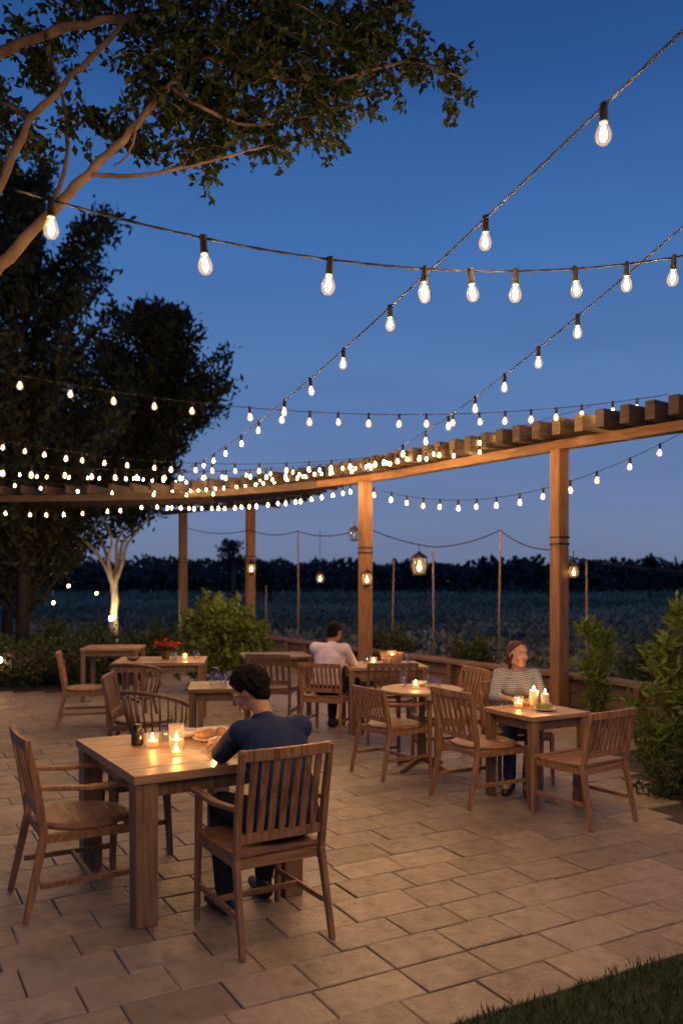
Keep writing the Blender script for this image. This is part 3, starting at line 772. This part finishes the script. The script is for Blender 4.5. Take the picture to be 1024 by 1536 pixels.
def big_tree(name, label, base, z0, z1, prof, nb, nl, leafL, spread, mat, tmat, lean=(0,0), seedv=1, up=.5, multi=False):
    random.seed(seedv)
    root = thing(name, label, 'tree', base)
    mb = MB()
    if multi:
        for ph in (0, 2.1, 4.2):
            pts = []; 
            for i in range(22):
                z_ = -.03+2.0*i/21; a = ph+z_*2.0; rr = .045+.022*math.sin(z_*3+ph)+.07*max(0,z_-1.3)
                pts.append((rr*math.cos(a), rr*math.sin(a), z_))
            mb.tube(pts, [.072-.0016*i+.010*math.sin(i*1.3+ph) for i in range(22)], 10)
        for dx, dy, q in ((-1.5,-.2,.0),(-.75,.3,.3),(.30,.2,.2),(1.05,-.1,.1),(-.25,-.4,.4),(.7,.4,.5)):
            w = lambda: random.uniform(-.12,.12)
            sp_ = spline([(0,0,1.5),(dx*.15+w(),dy*.3,2.1+q*.3),(dx*.40+w(),dy*.6,2.65+q*.2),(dx*.72+w(),dy,3.1),(dx*1.0,dy*1.3,3.6),(dx*1.2+w(),dy*1.5,4.8)], 5)
            mb.tube(sp_, [max(.015,.060-.0022*i)*random.uniform(.88,1.12) for i in range(len(sp_))], 8)
        part('trunk', mb, tmat, root, True)
    else:
        mb.tube([(0,0,-.03),(0.05,0,z0),(lean[0]*.5,0,(z0+z1)/2),(lean[0],0,z1*.96)], [.17,.13,.09,.02], 12)
        part('trunk', mb, tmat, root, True)
    P = []; T = []; mb = MB()
    for i in range(nb):
        h = z0 + (z1-z0)*random.random()**.9; f = (h-z0)/(z1-z0)
        rr = float(np.interp(f, [p[0] for p in prof], [p[1] for p in prof]))*random.uniform(.35,1.18)
        a = random.uniform(0, 2*math.pi)
        s = np.array([lean[0]*(.3+.7*f), 0, h-rr*up*.5]); e = np.array([lean[0]*(.3+.7*f)+math.cos(a)*rr, math.sin(a)*rr, h+rr*up*.5])
        mb.tube([s, (s+e)/2, e], [.03,.02,.006], 5)
        m = int(nl*(0.35+rr/2.0)); t = rng.beta(1.9, 1.1, m)[:,None]
        tin = random.uniform(0,.6)
        P.append(s + (e-s)*t*1.08 + rng.normal(0, 1, (m,3))*np.array([spread, spread, spread*.8])*(0.35+.7*rng.random((m,1)))); T.append(np.clip(tin + rng.random(m)*.5, 0, 1))
    part('branches', mb, bark_dark, root)
    P = np.concatenate(P); T = np.concatenate(T); P[:,2] = np.maximum(P[:,2], .05)
    put('crown', leaves('crown', P, leafL, leafL*.40, mat, bias=np.array([0,0,.45]), tint=T), root)
big_tree('tree', 'tall dark feathery evergreen beside the patio', (-7.1,19,0), 1.6, 10.5, [(0,1.8),(.2,2.2),(.55,2.0),(.8,1.6),(1,.5)], 135, 200, .20, .16, leaf_dark, bark_dark, (.1,0), 5, 1.4)
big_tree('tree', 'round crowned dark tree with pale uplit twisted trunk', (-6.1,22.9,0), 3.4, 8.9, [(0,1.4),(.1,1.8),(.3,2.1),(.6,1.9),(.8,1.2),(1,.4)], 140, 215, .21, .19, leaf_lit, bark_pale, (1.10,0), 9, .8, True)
big_tree('tree', 'dark leafy tree filling behind the evergreen', (-9.4,24,0), 1.4, 7.2, [(0,2.2),(.3,2.8),(.7,2.2),(1,.6)], 120, 170, .24, .24, leaf_dark, bark_dark, (0,0), 14, .7)
ul = thing('garden_uplight', 'small white garden uplight at the foot of the pale tree', 'garden light', (-6.0,22.3,0))
mb = MB(); mb.lathe([(.06,-.02),(.06,.55),(.075,.62),(.08,.66),(.07,.655)], seg=16); part('lamp_body', mb, white_paint, ul, True)
mb = MB(); mb.lathe([(.062,.656),(.058,.72),(.04,.75),(.001,.755)], seg=14); part('lens', mb, emit('uplight_lens', (1.0,.74,.44), 420), ul, True)

def bush(name, label, loc, blobs, n, L, W, mat, bias=(0,0,.5), stems=14, up=.9):
    root = thing(name, label, 'bush', loc)
    mb = MB()
    for i in range(stems):
        b = random.choice(blobs); e = Vector(scatter_blob(b[:3], [b[3]*.8]*3, 1)[0])
        e.z = max(e.z, .08)
        mb.tube([(random.uniform(-.06,.06), random.uniform(-.06,.06), -.03), e*.55 + Vector((0,0,.03)), e], [.009,.006,.003], 5)
    part('stems', mb, bark, root)
    P = []; T = []
    tot = sum(b[3]**2 for b in blobs)
    for b in blobs:
        k = int(n*b[3]**2/tot); sub = max(6, k//26)
        for c in scatter_blob(b[:3], (b[3],b[3],b[3]*.95), sub):
            m = 26; d = unit(rng.normal(size=(1,3))+np.array([[0,0,up]]))
            P.append(c + d*np.linspace(0,.26*(b[3]/.35)**.5*(1+.3*(up>1)),m)[:,None] + rng.normal(0,.018,(m,3))); T.append(np.full(m, random.uniform(0,.55)) + rng.random(m)*.45)
    P = np.concatenate(P); P[:,2] = np.abs(P[:,2]); T = np.concatenate(T)
    put('foliage', leaves('foliage', P, L, W, mat, bias=np.array(bias), tint=T), root)
random.seed(11)
bush('bush', 'rounded yellow green shrub beside the low wall', (-1.85,13.0,0), [(-.25,0,.5,.42),(.3,.1,.5,.42),(0,0,.95,.40),(-.35,0,.95,.25),(.42,0,.9,.25),(-.1,0,1.2,.22)], 9000, .095, .040, leaf_bush)
bush('bush', 'tall airy leafy shrub at the patio edge', (2.90,7.3,0), [(-.1,0,.25,.28),(.25,0,.4,.40),(.05,.1,.75,.28),(-.14,0,.95,.15),(.3,0,1.05,.26),(.0,0,1.28,.10),(.35,0,1.42,.14),(.18,0,1.52,.08)], 5000, .115, .030, leaf_bush, stems=40, up=2.4)
bush('bush', 'slender leaved shrub beside the pergola post', (2.50,8.45,0), [(0,0,.45,.13),(.03,0,.75,.13),(.10,0,1.0,.10),(-.05,0,1.14,.05)], 1000, .12, .021, leaf_bush, stems=24, up=2.4)
bush('bush', 'low dark groundcover shrub at the patio edge', (2.76,6.65,0), [(-.15,0,.08,.20),(.2,-.2,.12,.28),(.45,.2,.2,.33)], 6500, .06, .022, leaf_bed, up=1.6)
bush('bush', 'low leafy plant behind the low wall', (1.75,12.6,0), [(0,0,.45,.22),(.3,.1,.5,.18)], 1800, .09, .025, leaf_bed, up=1.6)
bush('bush', 'low leafy plant behind the low wall', (.9,14.3,0), [(0,0,.45,.26),(-.3,.1,.5,.2)], 2000, .09, .025, leaf_bed, up=1.6)
bush('bush', 'leafy shrub behind the low wall', (3.7,10.6,0), [(0,0,.45,.3),(.4,.1,.5,.35)], 2600, .09, .025, leaf_bed, up=1.6)
for i, (x, y, s) in enumerate([(-3.9,14.2,.42),(-4.8,14.0,.42),(-5.6,13.8,.45),(-4.4,15.2,.5),(-6.2,14.8,.5),(-5.2,15.6,.5),(-7.0,14.2,.5),(-3.4,15.9,.45)]):
    bush('bush', 'dark garden bed shrub beside the paving', (x,y,0), [(0,0,s*.7,s),(s*.7,.1,s*.5,s*.7),(-s*.6,0,s*.5,s*.7)], 4500, .09, .035, leaf_bed)
def flowers(x, y):
    root = thing('flowering_plant', 'pale pink flowering plant in the garden bed', 'plant', (x,y,0))
    put('leaves', leaves('leaves', scatter_blob((0,0,.4), (.45,.35,.4), 1100), .08, .03, leaf_bed), root)
    put('petals', leaves('petals', scatter_blob((0,0,.45), (.45,.35,.25), 260), .04, .034, petal_pale), root)
flowers(-4.9,13.2); flowers(-4.1,13.35); flowers(-5.7,13.1)

# field scrub
def field():
    n = 52000; y = 15 + (rng.random(n)**1.6)*100
    x = rng.uniform(-1, 1, n)*(y*.62+4)
    wx = np.interp(y, [p.y for p in wall_curve], [p.x for p in wall_curve], right=-1.6)
    keep = (x > wx+.5) | ((y > 18.5) & (x > -4)) | (y > 24)
    x = x[keep]; y = y[keep]; n = len(x)
    cl = (np.sin(x*1.3+np.cos(y*.7)*2)+np.sin(y*.9+x*.5)+np.sin(x*.31-y*.23)*1.4)
    band = np.sin(y*.16+np.sin(x*.05)*2+x*.02)
    h = np.clip(.10+.08*cl, .02, .4)*rng.random(n)
    P = np.stack([x, y, h], 1); s = (.10+.004*y)[:,None]
    D = unit(rng.normal(size=(n,3))+np.array([0,0,.3])); S = unit(np.cross(D, rng.normal(size=(n,3))))
    t = np.clip(.4+.16*cl+.28*band+rng.normal(0,.2,n), 0, 1)
    ob = put('field_scrub', quad_mesh('field_scrub', P, D*s, S*s*.6, leaf_field, t)); ob['kind'] = 'stuff'
field()
def far_wood():
    n = 38000
    x = rng.uniform(-105, 105, n); row = rng.integers(0, 3, n); y = np.array([108, 135, 165])[row] + rng.normal(0, 4, n)
    clump = np.abs(np.sin(x*.23+row*1.7))**.6*1.2 + np.abs(np.sin(x*.61+row))*.8
    top = 1.6+row*.7 + clump + .7*np.sin(x*.07+row*2) + np.maximum(0, -x*.012)
    z_ = top*rng.random(n)**.55
    P = np.stack([x, y, z_], 1); D = unit(rng.normal(size=(n,3))+np.array([0,0,.5])); S = unit(np.cross(D, rng.normal(size=(n,3))))
    tt = np.clip(row*.3 + rng.random(n)*.5, 0, 1)  # farther rows are tinted paler to paint in the haze
    ob = put('far_wood', quad_mesh('far_wood', P, D*.9, S*.7, leaf_wood_hazy, tt)); ob['kind'] = 'stuff'
far_wood()
big_tree('tree', 'small round topped tree standing above the hedge line', (-6.6,52,0), 2.2, 4.0, [(0,.5),(.5,.9),(1,.4)], 26, 60, .26, .16, leaf_wood_hazy, bark, (0,0), 3, .4)
big_tree('tree', 'small pointed tree above the far hedge line', (27,75,0), 1.0, 3.6, [(0,1.2),(.5,1.0),(1,.2)], 30, 60, .4, .25, leaf_wood_hazy, bark, (0,0), 4, .4)
big_tree('tree', 'dark broad tree in the far hedge line', (-5.0,60,0), 1.0, 2.6, [(0,1.2),(.5,1.3),(1,.4)], 30, 60, .4, .25, leaf_wood_hazy, bark, (0,0), 6, .4)
for x, y, h in ((-9.9,31,1.45),(-8.6,30,1.2),(-9.1,27,.95),(-5.2,13.0,.45)):
    root = thing('path_lamp', 'small glowing garden path lamp on a thin stake', 'garden light', (x,y,0), group='garden path lamps')
    mb = MB(); mb.tube([(0,0,-.03),(0,0,h)], .012, 6); part('stake', mb, metal_dark, root)
    mb = MB(); mb.ell((0,0,h+.03), (.04,.04,.045), seg=10, rings=7); part('bulb', mb, lamp_small, root, True)

# ------------------------------------------------------------------ people
def solidify(mb, voxel, smooth, name, mat):
    me = bpy.data.meshes.new('tmp'); me.from_pydata(mb.v, [], mb.f); me.update()
    ob = bpy.data.objects.new('tmp', me); COL.objects.link(ob)
    m = ob.modifiers.new('r', 'REMESH'); m.mode = 'VOXEL'; m.voxel_size = voxel
    s = ob.modifiers.new('s', 'SMOOTH'); s.factor = .5; s.iterations = smooth
    dg = bpy.context.evaluated_depsgraph_get(); dg.update()
    out = bpy.data.meshes.new_from_object(ob.evaluated_get(dg)); out.name = name
    bpy.data.objects.remove(ob); bpy.data.meshes.remove(me)
    out.materials.clear(); out.materials.append(mat)
    out.polygons.foreach_set('use_smooth', [True]*len(out.polygons))
    return out

def skin(name, c):
    m = noisy(name, tuple(x*.85 for x in c), tuple(min(1,x*1.12) for x in c), scale=9, rough=0.5, bump=0.06, bscale=90)
    m.node_tree.nodes['Principled BSDF'].inputs['Subsurface Weight'].default_value = 0.08
    m.node_tree.nodes['Principled BSDF'].inputs['Subsurface Radius'].default_value = (.01,.004,.002)
    return m
def cloth(name, c1, c2, scale=6):
    return noisy(name, c1, c2, scale=scale, rough=0.85, bump=1.0, bscale=9, dist=.8, spec=.25)
def striped(name):
    m, nt, b = nt_new(name)
    tc = N(nt, 'ShaderNodeTexCoord'); sp_ = N(nt, 'ShaderNodeSeparateXYZ'); nt.links.new(tc.outputs['Object'], sp_.inputs[0])
    no = N(nt, 'ShaderNodeTexNoise'); no.inputs['Scale'].default_value = 7; nt.links.new(tc.outputs['Object'], no.inputs['Vector'])
    ma = N(nt, 'ShaderNodeMath', operation='MULTIPLY_ADD'); ma.inputs[1].default_value = .05; nt.links.new(no.outputs['Fac'], ma.inputs[0]); nt.links.new(sp_.outputs['Z'], ma.inputs[2])
    mu = N(nt, 'ShaderNodeMath', operation='MULTIPLY'); mu.inputs[1].default_value = 66; nt.links.new(ma.outputs[0], mu.inputs[0])
    fr = N(nt, 'ShaderNodeMath', operation='FRACT'); nt.links.new(mu.outputs[0], fr.inputs[0])
    rp = ramp(nt, [(0.48, (0.38,0.40,0.42)), (0.60, (0.06,0.08,0.12))], fr.outputs[0]); nt.links.new(rp.outputs[0], b.inputs['Base Color'])
    b.inputs['Roughness'].default_value = .85
    bp = N(nt, 'ShaderNodeBump'); bp.inputs['Strength'].default_value = .8; bp.inputs['Distance'].default_value = .012
    nt.links.new(no.outputs['Fac'], bp.inputs['Height']); nt.links.new(bp.outputs[0], b.inputs['Normal'])
    return m

def hand(mb, W, d, nrm, side, curl=.5):
    W = Vector(W); d = Vector(d).normalized(); nrm = Vector(nrm); nrm = (nrm - d*nrm.dot(d)).normalized(); t = d.cross(nrm)*side
    offs = (.030,.010,-.010,-.028); lens = (.070,.080,.074,.058)
    for o, L in zip(offs, lens):
        k = W + d*(.088-abs(o)*.25) + t*o
        mb.cap(W + d*.012 + t*o*.55, k, .0155, .0115, 10)
        p = k; a = curl*.5
        for frac, r0, r1 in ((.45,.0098,.0088),(.30,.0088,.008),(.25,.008,.0068)):
            dd = d*math.cos(a) + nrm*math.sin(a); q = p + dd*L*frac; mb.cap(p, q, r0, r1, 10); p = q; a += curl
    b = W + d*.022 + t*.026; m = b + (d*.65+t*.6+nrm*.3).normalized()*.038; e = m + (d*.8+t*.15+nrm*.5).normalized()*.03
    mb.cap(W + d*.005, b, .015, .014, 10); mb.cap(b, m, .0135, .0105, 10); mb.cap(m, e, .0105, .008, 10)

def person(label, loc, rotz, J, look, tilt, skin_m, shirt_m, pant_m, shoe_m, hair_m, hair, sleeve=1.0, voxel=.0065, build=1.0, fem=False, hs=1.0):
    root = thing('person', label, 'person', loc, rotz)
    pel = Vector(J['pelvis']); ch = Vector(J['chest']); nk = Vector(J['neck']); hd = Vector(J['head'])
    Mh = Matrix.Translation(hd) @ Matrix.Rotation(look, 4, 'Z') @ Matrix.Rotation(tilt, 4, 'X') @ Matrix.Rotation(J.get('roll',0), 4, 'Y') @ Matrix.Scale(hs, 4)
    lean = math.atan2((ch-pel).y, (ch-pel).z)
    sh = J['shoulders']; b = build
    def torso(mb, g):
        mb.ell(pel, ((.165 if not fem else .17)*b+g, .125*b+g, .115+g), (-lean*.4,0,0))
        mid = pel.lerp(ch, .5) + Vector((0,-.02,0)); mb.ell(mid, ((.148 if not fem else .125)*b+g, .105*b+g, .17+g), (-lean,0,0))
        mb.ell(ch, ((.162 if not fem else .142)*b+g, .115*b+g, .17+g), (-lean,0,0))
        for s in sh: mb.cap(ch + Vector((0,0,.08)), Vector(s)+Vector((0,0,-.005)), .075*b+g, .052*b+g)
        up = ch.lerp(nk, .55)
        for s in sh: mb.cap(up, Vector(s).lerp(up,.15)+Vector((0,0,.0)), .055+g, .041*b+g)
        if fem:
            for sx in (-1,1): mb.ell(ch+Vector((sx*.065,.075,-.01)), (.06+g,.055+g,.06+g))
    mb = MB(); torso(mb, 0)
    mb.cap(ch.lerp(nk,.6), hd + (Mh.to_3x3() @ Vector((0,-.02,-.05))), .056 if not fem else .046, .052 if not fem else .042)
    H = lambda c, r, rot=None: mb.ell(c, r, rot, M=Mh, seg=22, rings=14)
    H((0,-.012,.030), (.074,.094,.082)); H((0,.020,-.025), (.060,.068,.080)); H((0,.045,-.078), (.036,.036,.030)); H((0,.066,-.092), (.020,.018,.017))
    H((0,.070,.030), (.048,.018,.012)); 
    for s in (-1,1):
        H((s*.036,.052,-.026), (.024,.026,.024)); H((s*.052,.005,-.06), (.014,.035,.03))
        H((s*.0745,-.006,-.008), (.008,.018,.030), (0,0,s*.35)); H((s*.012,.093,-.030), (.009,.011,.008))
        H((s*.030,.0745,.002), (.0135,.008,.0095))
    mb.cap((0,.083,.012), (0,.106,-.024), .0075, .0110, M=Mh)
    H((0,.082,-.052), (.021,.010,.006)); H((0,.080,-.062), (.018,.010,.0065))
    curls = J.get('curls', (.4,.4))
    for i, s in enumerate(sh):
        E = Vector(J['elbows'][i]); W = Vector(J['wrists'][i]); S = Vector(s)
        mb.cap(S, E, .048*b, .038*b); mb.cap(E, E.lerp(W,.35), .039*b, .040*b); mb.cap(E.lerp(W,.35), W, .039*b, .026*b)
        hd_ = Vector(J['hand_dir'][i]); hand(mb, W, hd_, J['palm'][i], 1 if i == 0 else -1, curls[i])
    hips = [pel + Vector((s*.09,.02,-.02)) for s in (-1,1)]
    for i in (0,1):
        K = Vector(J['knees'][i]); A = Vector(J['ankles'][i]); fd = Vector(J['foot'][i])
        mb.cap(hips[i], K, .082*b, .058*b); mb.cap(K, K.lerp(A,.35), .056*b, .054*b); mb.cap(K.lerp(A,.35), A, .053*b, .036)
        mb.cap(A+Vector((0,0,-.03)), A+fd*.14+Vector((0,0,-.055)), .036, .028)
    put('body', solidify(mb, voxel, 3, 'body', skin_m), root)
    mb = MB(); torso(mb, .014)
    for i, s in enumerate(sh):
        E = Vector(J['elbows'][i]); W = Vector(J['wrists'][i]); S = Vector(s)
        if sleeve > 1: mb.cap(S, E, .062*b, .052*b); mb.cap(E, E.lerp(W, sleeve-1), .054*b, .048*b)
        else: mb.cap(S, S.lerp(E, sleeve), .062*b, .056*b)
    mb.cap(ch.lerp(nk,.75)+Vector((0,-.01,0)), nk+Vector((0,-.012,-.035)), .066*b if not fem else .056, .063 if not fem else .054)
    put('shirt', solidify(mb, voxel*1.2, 4, 'shirt', shirt_m), root)
    mb = MB()
    mb.ell(pel+Vector((0,0,-.02)), (.172*b+.012, .132*b+.012, .11), (0,0,0))
    for i in (0,1):
        K = Vector(J['knees'][i]); A = Vector(J['ankles'][i])
        mb.cap(hips[i], K, .094*b, .070*b); mb.cap(K, K.lerp(A,.4), .069*b, .064*b); mb.cap(K.lerp(A,.4), K.lerp(A,.93), .064*b, .052)
    put('trousers', solidify(mb, voxel*1.3, 4, 'trousers', pant_m), root)
    for i in (0,1):
        A = Vector(J['ankles'][i]); fd = Vector(J['foot'][i]).normalized(); mb = MB()
        g0 = Vector((A.x, A.y, 0.0))
        mb.cap(g0+fd*-.035+Vector((0,0,.045)), g0+fd*.07+Vector((0,0,.040)), .043, .042); mb.cap(g0+fd*.07+Vector((0,0,.038)), g0+fd*.165+Vector((0,0,.032)), .041, .032)
        mb.cap(A+Vector((0,0,-.01)), g0+Vector((0,0,.05)), .044, .046)
        me = solidify(mb, .007, 3, 'shoe', shoe_m)
        for v in me.vertices: v.co.z = max(v.co.z, .004)
        put('shoe', me, root)
    for s in (-1,1):
        mb = MB(); mb.ell((s*.029,.0745,.002), (.0105,.0092,.0055), M=Mh, seg=16, rings=10); eye = part('eye', mb, eye_white, root, True)
        mb = MB(); mb.ell((s*.029+.001,.0810,.0015), (.0050,.0034,.0050), M=Mh, seg=12, rings=8); part('iris', mb, eye_dark, eye, True)
        mb = MB(); mb.cap((s*.018,.0865,.022), (s*.040,.0785,.025), .0022, .0016, 8, M=Mh); part('eyebrow', mb, hair_m, root, True)
    mb = MB(); pts = [(-.026,.079,-.047),(-.013,.088,-.0555),(0,.0915,-.058),(.013,.088,-.0555),(.026,.079,-.047)]
    for a_, b_ in zip(pts[:-1], pts[1:]): mb.cap(a_, b_, .0038, .0038, 8, M=Mh)
    part('lips', mb, lip_m, root, True)
    mb = MB()
    if hair == 'curly':
        mb.ell((0,-.024,.044), (.083,.098,.086), M=Mh, seg=24, rings=14); mb.ell((0,-.055,-.02), (.066,.052,.062), M=Mh)
        for k in range(760):
            v = Vector(rng.normal(size=3)).normalized()
            if v.z < -.75 or (v.y > .45 and v.z < .38) or (v.y > .05 and v.z < -.05): continue
            p = Vector((v.x*.084, v.y*.099-.020, v.z*.087+.042)); r = random.uniform(.006,.018)
            mb.ell(p, (r,r*.8,r), M=Mh, seg=8, rings=6)
        me = solidify(mb, .005, 1, 'hair', hair_m)
    elif hair == 'short':
        mb.ell((0,-.024,.042), (.080,.095,.083), M=Mh, seg=24, rings=14); mb.ell((0,-.045,-.010), (.070,.067,.07), M=Mh)
        me = solidify(mb, .007, 1, 'hair', hair_m)
    else:
        # locks swept back from a side parting over the ears to the nape
        mb.ell((0,-.034,.042), (.077,.090,.080), M=Mh, seg=28, rings=18)
        for s in (-1,1):
            for j in range(11):
                t = j/10; jx = random.uniform(-.004,.004)
                a_ = (.012+s*(.004+.060*t)+jx, .052-.040*t**1.5, .104-.060*t)
                m_ = (s*(.040+.042*t), -.005-.030*t+jx, .094-.098*t)
                e_ = (s*(.020+.028*t), -.095+.02*t, -.02-.060*t)
                r = random.uniform(.009,.015)
                mb.cap(a_, m_, r*.8, r, 8, M=Mh); mb.cap(m_, e_, r, r*1.2, 8, M=Mh)
            mb.cap((s*.070,.004,-.005), (s*.060,-.03,-.085), .013, .016, 10, M=Mh); mb.cap((s*.060,-.03,-.085), (s*.050,-.05,-.125), .016, .008, 10, M=Mh)
        mb.ell((0,-.092,-.050), (.052,.038,.055), M=Mh); mb.cap((0,-.095,-.07), (.012,-.085,-.15), .036, .016, M=Mh)
        me = solidify(mb, .0042, 1, 'hair', hair_m)
    put('hair', me, root)
    return root
eye_white = noisy('eye_white', (0.4,0.38,0.35), (0.5,0.48,0.45), scale=10, rough=.3, bump=0)
eye_dark = noisy('eye_iris', (0.015,0.01,0.006), (0.03,0.02,0.012), scale=40, rough=.2, bump=0)
lip_m = noisy('lips', (0.30,0.10,0.08), (0.38,0.14,0.11), scale=20, rough=.5, bump=0.05)
sk_brown = skin('skin_brown', (0.22,0.115,0.065)); sk_tan = skin('skin_tan', (0.30,0.16,0.09)); sk_light = skin('skin_light', (0.42,0.25,0.17))
hair_black = noisy('hair_black', (0.003,0.0028,0.003), (0.009,0.007,0.006), scale=40, rough=.8, bump=.6, bscale=140, spec=.12)
hair_auburn = noisy('hair_auburn', (0.030,0.011,0.006), (0.10,0.036,0.016), scale=30, rough=.6, bump=.8, bscale=120, stretch=(3,1,3), spec=.3)
navy = cloth('navy_shirt', (0.008,0.016,0.050), (0.020,0.034,0.095)); pink = cloth('pale_pink_shirt', (0.50,0.43,0.47), (0.66,0.59,0.63))
dark_pant = cloth('dark_trousers', (0.010,0.011,0.015), (0.025,0.026,0.032)); jeans = cloth('blue_jeans', (0.018,0.025,0.042), (0.05,0.065,0.10))
leather = noisy('dark_leather', (0.014,0.010,0.008), (0.035,0.025,0.018), scale=18, rough=.4, bump=.2)
stripe = striped('striped_cotton')

J1 = dict(pelvis=(0.02,-.06,.565), chest=(0.025,.045,.845), neck=(.0,.155,1.02), head=(-.03,.235,1.125),
          shoulders=[(-.130,.115,.945),(.172,.070,.955)], elbows=[(-.13,.36,.80),(.185,.235,.745)], wrists=[(-.04,.61,.815),(.12,.45,.80)],
          hand_dir=[(.15,.95,-.12),(-.35,.9,0)], palm=[(.1,-.1,-1),(-.9,-.2,-.2)], curls=(.3,.45),
          knees=[(-.13,.36,.53),(.15,.36,.53)], ankles=[(-.15,.27,.10),(.12,.38,.10)], foot=[(-.1,1,0),(.1,1,0)])
MX = (-.325,4.20,0)
person('seated man with dark wavy hair and navy shirt leaning over food', MX, face(121), J1, R(46), R(-27), sk_tan, navy, dark_pant, leather, hair_black, 'curly', 1.10, .006, 1.02)
mw = Matrix.Translation(MX) @ Matrix.Rotation(face(121), 4, 'Z')
bl = mw @ Vector((.11,.645,.752)); bowl(tuple(bl), 'wide cream bowl in front of the man', .085, .055)
J2 = dict(pelvis=(0,-.05,.545), chest=(0,.03,.79), neck=(0,.09,.955), head=(0.0,.13,1.07), roll=R(-4),
          shoulders=[(-.150,.05,.885),(.150,.05,.895)], elbows=[(-.19,.20,.715),(.21,.20,.72)], wrists=[(-.06,.40,.73),(.10,.40,.73)],
          hand_dir=[(.8,.5,-.05),(-.8,.45,-.05)], palm=[(0,.1,-1),(0,.1,-1)], curls=(.25,.25),
          knees=[(-.08,.40,.50),(.10,.38,.50)], ankles=[(-.02,.56,.10),(.12,.50,.10)], foot=[(.15,1,0),(.35,1,0)])
person('seated woman with tied auburn hair in a striped top', (1.50,7.34,0), face(-94), J2, R(30), R(3), sk_light, stripe, jeans, leather, hair_auburn, 'long', 1.35, .006, .88, True, .98)
J3 = dict(pelvis=(0,-.08,.545), chest=(0,.0,.82), neck=(0,.07,1.0), head=(0,.13,1.105),
          shoulders=[(-.18,.0,.94),(.18,.0,.94)], elbows=[(-.20,.20,.76),(.20,.18,.76)], wrists=[(-.08,.40,.775),(.10,.40,.775)],
          hand_dir=[(.5,.8,0),(-.5,.8,0)], palm=[(0,0,-1),(0,0,-1)], curls=(.3,.3),
          knees=[(-.13,.38,.53),(.13,.38,.53)], ankles=[(-.13,.34,.10),(.13,.34,.10)], foot=[(0,1,0),(0,1,0)])
person('seated man in a pale shirt with his back turned', (-.13,9.53,0), face(66), J3, R(-16), R(-14), sk_brown, pink, dark_pant, leather, hair_black, 'short', 1.7, .009, 1.05)
